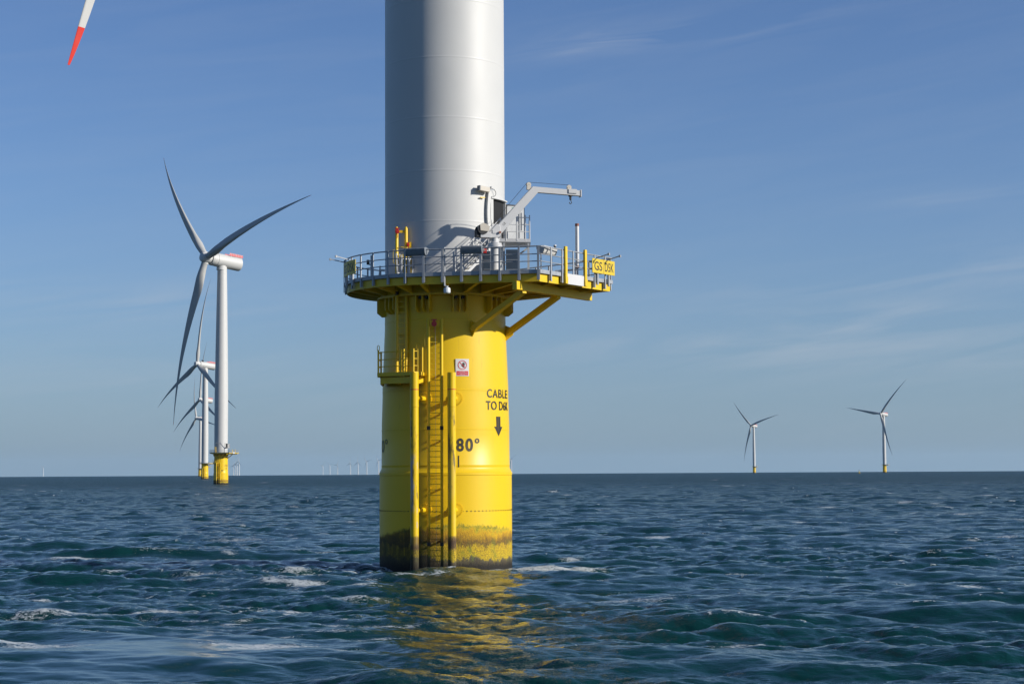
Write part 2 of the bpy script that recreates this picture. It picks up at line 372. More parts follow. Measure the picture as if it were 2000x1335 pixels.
def build_sea():
    dense = np.linspace(-21.5, 21.5, 1500)
    side = 21.5 + np.cumsum(np.minimum(np.geomspace(.06, 4, 90), 3.0)); side = side[side < 178]
    ang = np.radians(np.concatenate([-side[::-1], dense, side, [180.0]])); ang[0] = ang[0]
    rr = [4.0]
    while rr[-1] < 13500:
        r = rr[-1]; rr.append(r + (.35 if r < 32 else .085 * (r / 40.0) ** 1.4))
    rad = np.array(rr); nr, na = len(rad), len(ang)
    rg, ag = np.meshgrid(rad, ang, indexing='ij'); x = (rg * np.sin(ag)).ravel(); y = (rg * np.cos(ag)).ravel(); r = rg.ravel()
    LA, LB = 97.0, 411.0
    wd = R(74)
    (a1, a2, a3), ja = spectrum_field(1024, LA, 11, 7.0, SEA_A, wd, 4.0, ((4, 60), (1.2, 4), (.25, 1.2)))
    (b1,), jb = spectrum_field(512, LB, 5, 24.0, SEA_B, wd - .5, 3.0, ((7, 400),))
    chop = 1.05
    f3 = 1 - sstep(80, 200, r); f2 = 1 - sstep(300, 900, r); f1 = 1 - sstep(700, 2200, r); fb = 1 - sstep(1800, 5000, r)
    # slicks: patches of smoother water in the boat's wash
    slick = np.zeros_like(x)
    for px, py, sx, sy, s in ((310, 1275, 3.6, 3.6, 1.1), (560, 1215, 2.5, 1.5, .5), (100, 1315, 5, 1.4, .6)):
        c = on_sea(px, py); slick += s * np.exp(-((x - c.x) / sx) ** 2 - ((y - c.y) / sy) ** 2)
    slick = np.clip(slick, 0, .93)
    # gusts and lulls: rippled and smoother patches
    (gq,), _ = spectrum_field(256, 120.0, 21, 30.0, 4.0, 0.3, 0.0, ((9, 200),)); gust = np.clip(.92 + .36 * sample(gq, x, y, 120.0, .2)[2], .5, 1.5)
    # livelier water round the pile foot and its wake
    c0 = np.array([TX, TY]); wk = np.exp(-(((x - c0[0] + 7) / 11) ** 2 + ((y - c0[1] + 2) / 6) ** 2))
    D = sample(a1, x, y, LA) * f1 * (1 - .75 * slick) + 1.25 * (.6 + .4 * gust) * sample(a2, x, y, LA) * f2 * (1 - .9 * slick) * (1 + .5 * wk) + 1.2 * gust * sample(a3, x, y, LA) * f3 * (1 - .92 * slick) * (1 + .7 * wk)
    Bd = sample(b1, x, y, LB, .6) * fb; cb, sb = math.cos(.6), math.sin(.6)
    dx = D[0] + Bd[0] * cb - Bd[1] * sb; dy = D[1] + Bd[0] * sb + Bd[1] * cb; dz = D[2] + Bd[2]
    # individual crests (px, py, half length, half width, height, slope in plan)
    for px, py, sx, sy, hh, tilt in ((270, 1075, 6.5, .95, .62, -.10), (600, 1072, 6.0, .8, .38, .05), (1070, 1107, 2.5, .8, .42, .12), (150, 1058, 7, 1.2, .35, .1),
                                     (1530, 1103, 5.5, .8, .26, .0), (470, 1110, 4.5, .8, .34, .12), (100, 1125, 4.5, 1.0, .4, -.05), (1180, 1240, 3.2, .7, .2, .15), (1400, 1222, 3.5, .7, .2, .1)):
        c = on_sea(px, py + 12); X = x - c.x; Y = y - c.y - tilt * X
        e = np.exp(-(X / sx) ** 2 - (Y / sy) ** 2); dz += hh * e; dy += -.25 * hh * e * (Y / sy)
    # damp water right at the pile so it does not leak through
    J = (1 - chop * sample(ja[0], x, y, LA) - .5 * chop * sample(jb[0], x, y, LB, .6)) * (1 - chop * sample(ja[1], x, y, LA) - .5 * chop * sample(jb[1], x, y, LB, .6)) - (chop * sample(ja[2], x, y, LA)) ** 2
    thr = np.quantile(J, .004); thr2 = np.quantile(J, .0006)
    foam = .85 * np.clip((thr - J) / (thr - thr2 + 1e-6), 0, 1.2) * (1 - slick)
    for px, py, sx, sy, s, tilt in FOAM:
        c = on_sea(px, py); X = x - c.x; Y = y - c.y - tilt * X
        foam += (s * 1.05 + .12) * np.exp(-((X / (sx * 1.25)) ** 2) - (Y / (sy * 1.5)) ** 2)
    d = np.hypot(x - TX, y - TY); foam += 1.0 * np.exp(-((d - 3.40) / .40) ** 2)
    d2 = np.hypot(x - T2[0], y - T2[1]); foam += .8 * np.exp(-((d2 - 3.6) / 1.6) ** 2)
    rs = np.random.default_rng(3)
    def small_foam(n, gen):
        nonlocal foam
        for _ in range(n):
            fx, fy, sx, sy, s, tilt = gen(); m = (np.abs(x - fx) < 3 * sx) & (np.abs(y - fy) < 3 * (sy + abs(tilt) * sx))
            if m.any(): foam[m] += s * np.exp(-((x[m] - fx) / sx) ** 2 - ((y[m] - fy - tilt * (x[m] - fx)) / sy) ** 2)
    def near_():
        c = on_sea(rs.normal(520, 210), rs.uniform(1118, 1285)); return c.x, c.y, rs.uniform(.3, 1.1), rs.uniform(.10, .24), rs.uniform(.7, 1.0), rs.normal(0, .35)
    def foot_():
        return TX + rs.normal(-1.5, 4), TY - rs.uniform(3.6, 9), rs.uniform(.3, .9), rs.uniform(.12, .26), rs.uniform(.7, 1.1), rs.normal(0, .3)
    def far_():
        rr = 10 ** rs.uniform(1.85, 3.1); a = R(rs.uniform(-20, 20)); k = (rr / 90) ** .55
        return rr * math.sin(a), rr * math.cos(a), rs.uniform(.35, 1.2) * k, rs.uniform(.18, .5) * k * (1 + rr / 200), rs.uniform(.8, 1.3), rs.normal(0, .2)
    small_foam(75, near_); small_foam(26, foot_); small_foam(300, far_)
    farw = sstep(90, 900, r) ** .7
    X = x + chop * dx; Yy = y + chop * dy; Z = dz - r * r / (2 * EARTH)
    co = np.stack([X, Yy, Z], 1).astype(np.float32)
    # centre cap so the sheet has no hole under the camera
    co = np.vstack([co, np.array([[0, 0, 0]], np.float32)])
    i = np.arange(nr - 1)[:, None] * na; j = np.arange(na)[None, :]; j2 = (j + 1) % na
    q = np.stack([i + j, i + j2, i + na + j2, i + na + j], -1).reshape(-1, 4)[:, ::-1]
    tri = np.stack([np.full(na, len(co) - 1), np.arange(na), (np.arange(na) + 1) % na], 1)
    me = bpy.data.meshes.new('sea'); nv = len(co); nq = len(q); ntr = len(tri)
    me.vertices.add(nv); me.vertices.foreach_set('co', co.ravel())
    me.loops.add(nq * 4 + ntr * 3); me.loops.foreach_set('vertex_index', np.concatenate([q.ravel(), tri[:, ::-1].ravel()]).astype(np.int32))
    me.polygons.add(nq + ntr)
    ls = np.concatenate([np.arange(nq) * 4, nq * 4 + np.arange(ntr) * 3]).astype(np.int32)
    me.polygons.foreach_set('loop_start', ls)
    me.update(calc_edges=True)
    me.polygons.foreach_set('use_smooth', np.ones(nq + ntr, bool))
    for nm, ar in (('foam', foam), ('farw', farw), ('slick', np.clip(slick + 1.0 - gust, 0, 1))):
        at_ = me.attributes.new(nm, 'FLOAT', 'POINT'); at_.data.foreach_set('value', np.concatenate([ar, [0]]).astype(np.float32))
    me.update()
    if me.polygons[len(me.polygons) // 3].normal.z < 0: me.flip_normals()
    o = bpy.data.objects.new('sea', me); COL.objects.link(o); tag(o, kind='structure')
    me.materials.append(water_mat())
    return o

def water_mat():
    m = bpy.data.materials.new('sea_water'); m.use_nodes = True; nt = m.node_tree; p = nt.nodes['Principled BSDF']; out = nt.nodes['Material Output']
    def N(t, **k):
        n = nt.nodes.new(t)
        for a, b in k.items(): setattr(n, a, b)
        return n
    def lk(a, b): nt.links.new(a, b)
    geo = N('ShaderNodeNewGeometry')
    def noise_(scale, sc, det, rough=.55, rot=.7, dist=0.):
        mp = N('ShaderNodeMapping'); mp.inputs['Scale'].default_value = sc; mp.inputs['Rotation'].default_value = (0, 0, rot); lk(geo.outputs['Position'], mp.inputs[0])
        n = N('ShaderNodeTexNoise'); n.inputs['Scale'].default_value = scale; n.inputs['Detail'].default_value = det; n.inputs['Roughness'].default_value = rough; n.inputs['Distortion'].default_value = dist
        lk(mp.outputs[0], n.inputs['Vector']); return n.outputs['Fac']
    def mth(op, a, b=None, clamp=False):
        n = N('ShaderNodeMath', operation=op); n.use_clamp = clamp
        for i, v in enumerate((a, b)):
            if v is None: continue
            if isinstance(v, (int, float)): n.inputs[i].default_value = v
            else: lk(v, n.inputs[i])
        return n.outputs[0]
    fo = N('ShaderNodeAttribute', attribute_name='foam').outputs['Fac']; fw = N('ShaderNodeAttribute', attribute_name='farw').outputs['Fac']; sl = N('ShaderNodeAttribute', attribute_name='slick').outputs['Fac']
    # ripples too small to be modelled (metres of height into the bump node)
    n1 = noise_(4.0, (.5, 1, 1), 4, .6, .12, .3); n2 = noise_(.30, (.35, 1, 1), 7, .7, .1, .3)
    h = mth('ADD', mth('MULTIPLY', mth('MULTIPLY', n1, .065), mth('SUBTRACT', 1.0, mth('MULTIPLY', sl, .85))), mth('MULTIPLY', mth('MULTIPLY', n2, 4.6), fw))
    bp = N('ShaderNodeBump'); bp.inputs['Distance'].default_value = 1.0; bp.inputs['Strength'].default_value = 1.0; lk(h, bp.inputs['Height'])
    p.inputs['Base Color'].default_value = (.0028, .031, .031, 1); p.inputs['Roughness'].default_value = .07; p.inputs['IOR'].default_value = 1.333
    rg = N('ShaderNodeMapRange'); lk(fw, rg.inputs[0]); rg.inputs[3].default_value = .05; rg.inputs[4].default_value = .34; p.inputs['Specular IOR Level'].default_value = .41; lk(rg.outputs[0], p.inputs['Roughness'])
    lk(bp.outputs[0], p.inputs['Normal'])
    # foam
    fn = noise_(5.5, (.5, 1, 1), 10, .80, .15, 1.6)
    fm = N('ShaderNodeMapRange'); fm.interpolation_type = 'SMOOTHSTEP'; lk(mth('ADD', mth('MINIMUM', fo, 1.12), mth('MULTIPLY', mth('SUBTRACT', fn, .5), 5.4)), fm.inputs[0]); fm.inputs[1].default_value = .66; fm.inputs[2].default_value = 1.15
    gate = N('ShaderNodeMapRange'); lk(fo, gate.inputs[0]); gate.inputs[1].default_value = .04; gate.inputs[2].default_value = .35
    ff = mth('MULTIPLY', fm.outputs[0], gate.outputs[0])
    fd = N('ShaderNodeBsdfPrincipled'); fd.inputs['Base Color'].default_value = (.50, .54, .55, 1); fd.inputs['Roughness'].default_value = .8
    fb = N('ShaderNodeBump'); fb.inputs['Distance'].default_value = .12; fb.inputs['Strength'].default_value = .8; lk(noise_(9, (1, 1, 1), 5, .7), fb.inputs['Height']); lk(fb.outputs[0], fd.inputs['Normal'])
    mx = N('ShaderNodeMixShader'); lk(mth('MULTIPLY', ff, .9), mx.inputs[0]); lk(p.outputs[0], mx.inputs[1]); lk(fd.outputs[0], mx.inputs[2]); lk(mx.outputs[0], out.inputs['Surface'])
    return m
SEA_A, SEA_B = .38, .40
# foam patches seen on the water: (px, py, half length m, half width m, strength, slope in plan)
FOAM = [(275, 1086, 2.3, .6, .85, -.3), (170, 1092, 3.0, .35, .75, -.1), (590, 1083, 2.6, .6, 1.0, .05), (660, 1075, 1.2, .3, .75, -.8), (1080, 1119, 1.7, .55, 2.4, .12), (1018, 1117, 1.0, .5, 2.0, .1), (1060, 1124, 1.4, .3, 1.1, .1),
        (520, 1125, 1.6, .3, .7, -.15), (410, 1128, 1.5, .35, .85, -.3), (560, 1138, 2.0, .15, .35, .1), (270, 1195, 1.6, .4, 1.15, .1), (150, 1210, 2.2, .35, .8, .15), (350, 1188, 1.6, .25, .7, .1),
        (605, 1146, .6, .35, .85, .3), (690, 1170, 1.1, .5, .85, 0), (590, 1183, 1.6, .3, .85, .1), (480, 1192, 1.1, .25, .8, .2), (490, 1272, .75, .5, 1.15, 0), (570, 1265, .8, .5, .75, .2), (80, 1268, 1.3, .5, .9, 0), (20, 1262, .7, .3, .9, 0),
        (30, 1118, 1.4, .3, .8, -.2), (1230, 1170, 1.8, .6, .75, 0), (1480, 1250, 1.4, .35, .8, .1), (1465, 1212, .9, .25, .7, 0), (1530, 1113, 2.2, .5, .9, 0), (1680, 1100, .9, .25, .7, 0), (1860, 1005, 2.4, 1.0, 1.0, 0), (1910, 1008, 1, .6, .8, 0),
        (1012, 1046, 1.6, .35, .6, 0), (1883, 1135, .4, .3, .9, 0), (425, 996, 1.2, .7, 1, 0), (465, 984, 1.2, .9, .8, 0), (645, 1046, 1.6, .5, .8, 0), (460, 1054, 2.4, .6, .7, 0), (660, 1007, .8, .4, .8, 0), (630, 1065, 1.2, .3, .6, 0),
        (30, 978, 3, 1.4, .9, 0), (1255, 935, 5, 5, .9, 0), (1695, 954, 3.5, 2.5, .9, 0), (1850, 990, 3, 1.2, .9, 0), (42, 947, 9, 5, .9, 0), (505, 997, 1.5, .6, .8, 0), (1640, 1019, .7, .5, .7, 0), (790, 1128, 1.3, .22, .6, 0), (900, 1121, 1.6, .22, .7, 0), (640, 1122, 1.6, .25, .7, 0)]

# ------------------------------------------------------------------ main turbine placement
base = at(871.1, 1110, 87.6); TX, TY = base.x, 87.6
base2 = at(431.5, 900, 87.6 * 9.03); T2 = (base2.x, 87.6 * 9.03)
def L(px, py, ly):               # photo pixel + local depth -> point relative to the main pile axis
    p = at(px, py, TY + ly); return Vector((p.x - TX, ly, p.z))

sea = build_sea()
exec_marker = 'SETTING DONE'
G_T = 'large offshore wind turbines of the near field'

# ------------------------------------------------------------------ wind turbine
YAW = R(49)                       # downwind direction, turned from +Y towards +X
TILT = R(6)
def rotor_matrix(yaw):
    q, k = math.sin(yaw), math.cos(yaw); ct, st = math.cos(TILT), math.sin(TILT)
    X = Vector((k, -q, 0)); Y = Vector((q * ct, k * ct, -st)); Z = Vector((q * st, k * st, ct))
    return Matrix(((X.x, Y.x, Z.x), (X.y, Y.y, Z.y), (X.z, Y.z, Z.z))).to_4x4()
HUB_Z, HUB_OV = 103.0, 8.4
def hub_pos(yaw, hz=HUB_Z, ov=HUB_OV): return Vector((-ov * math.sin(yaw), -ov * math.cos(yaw), hz))

def blade_mesh(length=76.0, ns=64, nc=28, sc=1.0, cone=4.2, bend=9.2, ex=2.3, pitch=4.0):
    mb = MB(); V = []; st = [0, .01, .02, .04, .07, .1, .14] + list(np.linspace(.18, .94, ns - 14)) + [.955, .965, .9745, .9755, .985, .992, .998]
    for s in st:
        zc = 1.9 * sc + s * (length - 1.9 * sc)
        w = min(1, max(0, (s - .02) / .16)); w = w * w * (3 - 2 * w)
        chord = (3.0 * (1 - w) + w * (5.75 * (1 - s) ** 1.12 + .24)) * sc
        if s > .965: chord *= math.sqrt(max(0.004, 1 - ((s - .965) / .036) ** 2))
        th = 1.0 * (1 - w) + w * (.36 * (1 - s) + .17)
        tw = R(pitch + 15 * (1 - min(1, s * 1.6)) ** 1.4) * 1.0
        off = (-math.tan(R(cone)) * zc + bend * sc * s ** ex)       # cone upwind, bent downwind by the wind
        for k in range(nc):
            t = k * math.tau / nc; cx, sy = math.cos(t), math.sin(t)
            xc = chord * .5 * cx; yc = chord * .5 * sy
            u = (1 - cx) / 2                                         # 0 leading .. 1 trailing
            prof = 5 * (.2969 * math.sqrt(max(u, 0)) - .126 * u - .3516 * u * u + .2843 * u ** 3 - .1036 * u ** 4) * th
            xa = chord * (.32 - u); ya = chord * prof * (1 if sy >= 0 else -1) + chord * .03 * math.sin(math.pi * u)
            X = xc * (1 - w) + xa * w; Y = yc * (1 - w) + ya * w
            V.append((X * math.cos(tw) + Y * math.sin(tw), -X * math.sin(tw) + Y * math.cos(tw) + off, zc))
    n = len(st); Fs = [(i * nc + k, i * nc + (k + 1) % nc, (i + 1) * nc + (k + 1) % nc, (i + 1) * nc + k) for i in range(n - 1) for k in range(nc)]
    mb.add(V, Fs); mb.add(V[-nc:], [tuple(range(nc))])
    tip0 = 1.9 * sc + .975 * (length - 1.9 * sc)
    for i, f in enumerate(mb.f):
        if min(mb.v[j][2] for j in f) >= tip0 - .02: mb.m[i] = 1
    return mb

main = empty('wind_turbine', (TX, TY, 0), 'huge wind turbine in the foreground with yellow marked base and white tower', 'wind turbine', G_T)

# white tower
zs = [14.42, 17.15, 19.65, 22.3, 25.3, 28.2, 31.1, 34, 37, 40]
prof = [(3.0, 14.3), (3.03, 14.32)]
for z in zs[1:]:
    r_ = 3.03 if z < 40 else 3.0
    prof += [(3.032, z - .3), (3.032, z - .06), (3.032, z - .05), (3.0362, z - .03), (3.0362, z + .03), (3.032, z + .05), (3.032, z + .06), (3.032, z + .3)]
prof += [(3.0, 42), (2.75, 62), (2.4, 84), (2.12, 99.2), (0.1, 99.3)]
MB().lathe(prof, 128).build('tower', M['white'], main)
# yellow transition piece
prof = [(3.31, -4.0), (3.31, 4.70), (3.332, 4.72), (3.332, 4.84), (3.31, 4.86)]
prof += [(3.225, 5.03), (3.215, 5.06), (3.213, 5.18), (3.218, 5.19), (3.218, 5.21), (3.212, 5.22)]
for z in (6.95, 8.85):
    r_ = pile_r(z) + .001; prof += [(r_, z - .25), (r_, z - .04), (r_, z - .03), (r_ + .007, z - .02), (r_ + .007, z + .02), (r_, z + .03), (r_, z + .04), (r_, z + .25)]
prof += [(3.045, 12.0), (3.044, 12.28), (3.051, 12.29), (3.051, 12.33), (3.044, 12.34), (3.03, 14.19)]
tp = MB().lathe(prof, 160).build('foundation_pile', M['pile'], main)
# row of small dark studs
stud = MB().tube([(3.30, 0, 2.985), (3.330, 0, 2.985)], .032, 6).build('stud', M['black'], tp)
for k in range(1, 98):
    c_ = stud.copy(); COL.objects.link(c_); c_.parent = tp; c_.rotation_euler = (0, 0, k * math.tau / 98)
# horn brackets below the deck
def pol(a, r, z): return Vector((r * math.sin(R(a)), -r * math.cos(R(a)), z))
for a in (-84, -52, -17, 14.5, 50, 82, 130, 180, 230):
    mb = MB()
    for da in (-5.8, 0, 5.8):
        t = pol(a + da + 90, .025, 0)
        P = [pol(a + da, 3.0, 12.66), pol(a + da, 3.20, 12.66), pol(a + da, 3.44, 12.86), pol(a + da, 3.44, 13.46), pol(a + da, 3.0, 13.46)]
        mb.plate([tuple(p) for p in P], .05)
    mb.plate([tuple(pol(a - 6.6, 3.0, 13.48)), tuple(pol(a - 6.2, 3.45, 13.48)), tuple(pol(a + 6.2, 3.45, 13.48)), tuple(pol(a + 6.6, 3.0, 13.48))], .05)
    o = mb.build('horn_bracket', M['yellow'], main)
    mb = MB()
    for da in (-2.9, 2.9): mb.tube([pol(a + da, 3.0, 13.36), pol(a + da, 3.32, 13.36)], .075, 10)
    mb.build_each('cable_duct', M['dark'], o)

# ---- service platform
C1, C2 = Vector((4.72, -6.12)), Vector((8.42, -1.12)); RD = 5.07
def outer(a, ins=0.0):
    """platform outline in direction a (radians, atan2 style), moved in by ins"""
    d = Vector((math.cos(a), math.sin(a))); rd = RD - ins; best = rd
    nrm = Vector((.804, -.595)); off = nrm.dot(C1) - ins; den = d.dot(nrm)
    poly = POLY[ins]
    for p, q in zip(poly, poly[1:]):
        e = q - p; den = d.x * e.y - d.y * e.x
        if abs(den) < 1e-9: continue
        t = (p.x * e.y - p.y * e.x) / den; s = (p.x * d.y - p.y * d.x) / den
        if t > 0 and -1e-6 <= s <= 1 + 1e-6: best = max(best, t)
    return best
POLY = {}
def mkpoly(ins):
    nrm = Vector((.804, -.595)); tg = Vector((.595, .804)); c1 = C1 - nrm * ins + tg * ins * .8; c2 = C2 - nrm * ins - tg * ins * .8; rd = RD - ins
    def tang(c, sgn):
        d = c.length; b = math.acos(rd / d); a = math.atan2(c.y, c.x) + sgn * b; return Vector((rd * math.cos(a), rd * math.sin(a)))
    POLY[round(ins, 3)] = [tang(c1, -1), c1, c2, tang(c2, 1)]
for i_ in (0.0, .03, .06, .12, .14, .17, .22, .3, .9): mkpoly(i_)
def outline(ins, n=120):
    poly = POLY[ins]; A = [k * math.tau / n for k in range(n)] + [math.atan2(p.y, p.x) % math.tau for p in poly]
    A = sorted(set(round(a, 5) for a in A)); return [Vector((math.cos(a), math.sin(a))) * outer(a, ins) for a in A]
ZD = 14.20
def band(mb, ins0, ins1, z0, z1):
    A = sorted(set([round(k * math.tau / 120, 5) for k in range(120)] + [round(math.atan2(p.y, p.x) % math.tau, 5) for p in POLY[ins0]] + [round(math.atan2(p.y, p.x) % math.tau, 5) for p in POLY[ins1]]))
    n = len(A); V = []
    for ins, z in ((ins0, z0), (ins0, z1), (ins1, z1), (ins1, z0)):
        for a in A:
            r_ = outer(a, ins); V.append((math.cos(a) * r_, math.sin(a) * r_, z))
    mb.add(V, [(b * n + i, b * n + (i + 1) % n, ((b + 1) % 4) * n + (i + 1) % n, ((b + 1) % 4) * n + i) for b in range(4) for i in range(n)])
platform = MB(); P0 = outline(.03); n = len(P0)
V = []
for z in (ZD, ZD + .05):
    V += [(p.x, p.y, z) for p in P0] + [(3.06 * p.normalized().x, 3.06 * p.normalized().y, z) for p in P0]
platform.add(V, [(i, (i + 1) % n, n + (i + 1) % n, n + i) for i in range(n)] + [(2 * n + i, 2 * n + (i + 1) % n, 3 * n + (i + 1) % n, 3 * n + i) for i in range(n)])
pf = platform.build('service_platform', M['steel'], main)
mb = MB(); band(mb, 0.0, .06, ZD - .02, ZD + .16); mb.build('toe_board', M['steel'], pf)
mb = MB(); band(mb, .12, .17, ZD - .40, ZD - .03)
mb.lathe([(3.06, ZD - .72), (3.42, ZD - .72), (3.42, ZD - .62), (3.36, ZD - .60), (3.36, ZD - .02), (3.06, ZD - .02)], 96)
for k in range(24):               # radial girders tapering outward
    a = k * math.tau / 24 + .06; ro = outer(a, .17) - .02; rI = 3.36; c, s = math.cos(a), math.sin(a)
    mb.plate([(rI * c, rI * s, ZD - .62), (ro * c, ro * s, ZD - .36), (ro * c, ro * s, ZD - .04), (rI * c, rI * s, ZD - .04)], .04)
    mb.bar(((rI) * c, rI * s, ZD - .63), (ro * c, ro * s, ZD - .37), .16, .025)
for rr_ in (3.9, 4.4):
    mb.lathe([(rr_, ZD - .22), (rr_ + .04, ZD - .22), (rr_ + .04, ZD - .05), (rr_, ZD - .05)], 96, close=True)
# joists under the rectangular laydown area
nr_, tg_ = Vector((.804, -.595)), Vector((.595, .804))
for t in np.arange(.5, 6.0, .62):
    p = C1 + tg_ * t - nr_ * .2; q = p - nr_ * 2.7; mb.bar((p.x, p.y, ZD - .17), (q.x, q.y, ZD - .17), .08, .24)
mb.build('deck_girders', M['yellow'], pf)
b0, b1 = Vector((3.50, -6.02, 13.62)), Vector((7.30, -.32, 13.62))
MB().bar(b0, b1, .26, .40).build('main_beam', M['yellow'], pf, bevel=.01)
for p, q in (((1.42, -2.72, 11.80), (3.95, -5.42, 13.42)), ((3.06, -.30, 11.75), (5.65, -2.85, 13.42))):
    p, q = Vector(p), Vector(q); mb = MB().bar(p, q, .26, .26)
    d = Vector((p.x, p.y, 0)).normalized(); mb.plate([tuple(p + d * (-.1) + Vector((0, 0, -.42))), tuple(p + d * .38 + Vector((0, 0, -.02))), tuple(p + d * .34 + Vector((0, 0, .30))), tuple(p + d * (-.1) + Vector((0, 0, .48)))], .06)
    mb.build('brace', M['yellow'], pf, bevel=.008)
# railing round the outline
def walk(pts, step, closed=True):
    out = []; acc = 0; m = len(pts)
    for i in range(m if closed else m - 1):
        p, q = pts[i], pts[(i + 1) % m]; l = (q - p).length
        while acc <= l: out.append((p.lerp(q, acc / l if l else 0), (q - p).normalized())); acc += step
        acc -= l
    return out
per = outline(.0, 40)
for hgt, rr_ in ((1.10 + .16, .032), (.73 + .16, .024), (.39 + .16, .024)):
    mb = MB()
    for i in range(len(per)):
        p, q = per[i], per[(i + 1) % len(per)]; mb.tube([(p.x, p.y, ZD + hgt), (q.x, q.y, ZD + hgt)], rr_, 8)
    mb.build('guard_rail', M['steel'], pf)
posts = walk(per, .93)
for p, d in posts:
    n_ = Vector((d.y, -d.x)); c = p + n_ * .035
    rz = math.atan2(d.y, d.x)
    mb = MB().box((c.x, c.y, ZD + .47), (.095, .04, 1.62), rz); mb.box((c.x - n_.x * .05, c.y - n_.y * .05, ZD - .18), (.15, .03, .28), rz)
    mb.build('rail_post', M['steel'], pf)
# two yellow gate posts and a white kick panel on the outer edge
def edge(t, o=0.0, z=0.0):
    p = C1 + tg_ * t + nr_ * o; return Vector((p.x, p.y, z))
for t in (1.95, 3.62):
    rz = math.atan2(tg_.y, tg_.x)
    p = edge(t, .10); mb = MB().box((p.x, p.y, ZD + .60), (.17, .11, 1.65), rz).box((p.x, p.y, ZD - .2), (.21, .15, .34), rz); mb.build('gate_post', M['yellow'], pf, bevel=.01)
p = edge(2.78, .075); MB().box((p.x, p.y, ZD - .12), (1.46, .04, .5), math.atan2(tg_.y, tg_.x)).build('kick_panel', M['whitem'], pf)
# cylinder-shaped tower flange below the white tower
MB().lathe([(3.06, ZD + .05), (3.12, ZD + .05), (3.12, ZD + .15), (3.04, ZD + .16)], 128).build('flange_collar', M['yellow'], pf)

# ---- boat landing: bumpers, ladder
bl = MB()
TY_ = -4.30
for xx in (-1.328, .458):
    bl.tube([(xx, TY_, -2), (xx, TY_, 7.98)], .2, 24); bl.tube([(xx, TY_, 7.98), (xx, TY_, 8.05)], .215, 24); bl.tube([(xx, TY_, 8.05), (xx, TY_, 9.62)], .207, 24)
land = bl.build('boat_landing', M['bumper'], main)
mb = MB()
for xx in (-1.328, .458): mb.lathe([(.209, 8.79), (.209, 8.83)], 24, (xx, TY_))
mb.build_each('red_band', M['red'], land)
for xx, sg in ((-1.328, -1), (.458, 1)):
    for z in (8.42, 3.05, 5.9):
        ex = xx + sg * (-.0 if sg < 0 else .16) + (.45 if sg < 0 else 0); rz = pile_r(z); ey = -math.sqrt(rz * rz - ex * ex)
        mb = MB(); mb.tube([(xx, TY_, z), (ex, ey + .1, z)], .12, 14)
        if z != 5.9:
            nn = Vector((ex, ey, 0)).normalized(); c = Vector((ex, ey, z))
            mb.tube([c - nn * .12, c + nn * .04], .34, 28); mb.tube([c + nn * .03, c + nn * .09], .24, 24)
            for k in range(20):
                a = k * math.tau / 20; tt = Vector((-nn.y, nn.x, 0)); pz = c + tt * (.29 * math.cos(a)) + Vector((0, 0, .29 * math.sin(a)))
                mb.tube([pz + nn * .03, pz + nn * .075], .022, 6)
            mb.build('flanged_stub', M['pile'], land)
        else: pass
lad = MB()
LX0, LX1, LY = -.663, -.033, -4.02
for xx in (LX0, LX1):
    lad.tube([(xx, LY, -2), (xx, LY, 12.25)], .070, 14)
    lad.tube([(xx, LY, 7.7), (xx, LY, 12.2)], .082, 14)
z = .1
while z < 12.2:
    lad.bar((LX0, LY, z), (LX1, LY, z), .04, .035); z += .262
for z in (1.6, 4.1, 6.4, 7.7, 9.6, 11.9):
    for xx in (LX0, LX1):
        ey = -math.sqrt(pile_r(z) ** 2 - xx * xx); lad.tube([(xx, LY, z), (xx, ey + .05, z)], .05, 10)
lader = lad.build('ladder', M['pile'], land)
mb = MB()
for z in (6.98, 1.45):
    for xx in (LX0, LX1): mb.lathe([(.087, z - .09), (.087, z + .09)], 14, (xx, LY))
mb.build_each('black_band', M['dark'], lader)
mb = MB(); mb.tube([(LX0 + .36, LY - .03, 1.1), (LX0 + .34, LY - .05, 12.0)], .006, 5); mb.build('safety_wire', M['steel'], lader)
mb = MB(); mb.tube([(LX0 - .02, LY - .02, 10.95), (LX0 - .17, LY - .02, 10.9), (LX0 - .17, LY - .02, 11.5), (LX0 - .02, LY - .02, 11.55)], .012, 6); mb.build('grab_handle', M['yellow'], lader)

# upper ladder through the deck
ul = MB(); UX0, UX1, UY = -2.275, -1.815, -2.62
for xx in (UX0, UX1): ul.tube([(xx, UY, 9.65), (xx, UY, 16.8), (xx, UY, 16.9)], [.082, .082, .035], 12)
z = 9.8
while z < 14.3: ul.bar((UX0, UY, z), (UX1, UY, z), .045, .04); z += .262
ul.bar((UX0, UY, 16.66), (UX1, UY, 16.66), .05, .12)
for z in (15.85, 15.45, 15.12, 10.8, 13.5): ul.tube([(UX0 - (.0 if z > 14 else 0), UY - .05, z), ((UX0 + UX1) / 2, UY - .12, z + .04), (UX1, UY - .05, z)], .016, 6)
ul.tube([(UX0 - .03, UY, 15.1), (UX0 - .17, UY - .1, 15.1), (UX0 - .17, UY - .1, 15.75), (UX0 - .03, UY, 15.75)], .012, 6)
ul.bar((-2.21, UY - .1, 15.42), (-1.98, UY - .1, 15.42), .10, .13); ul.box((-1.98, UY - .1, 14.85), (.11, .08, 1.35))
for z in (11.6, 13.3):
    for xx in (UX0, UX1): ul.tube([(xx, UY, z), (xx + .05, -math.sqrt(9.2 - xx * xx) + .1, z)], .03, 8)
upl = ul.build('upper_ladder', M['yellow'], main)
mb = MB()
for xx in (UX0, UX1): mb.lathe([(.09, 13.52), (.09, 13.70)], 12, (xx, UY))
mb.build_each('black_band', M['dark'], upl)

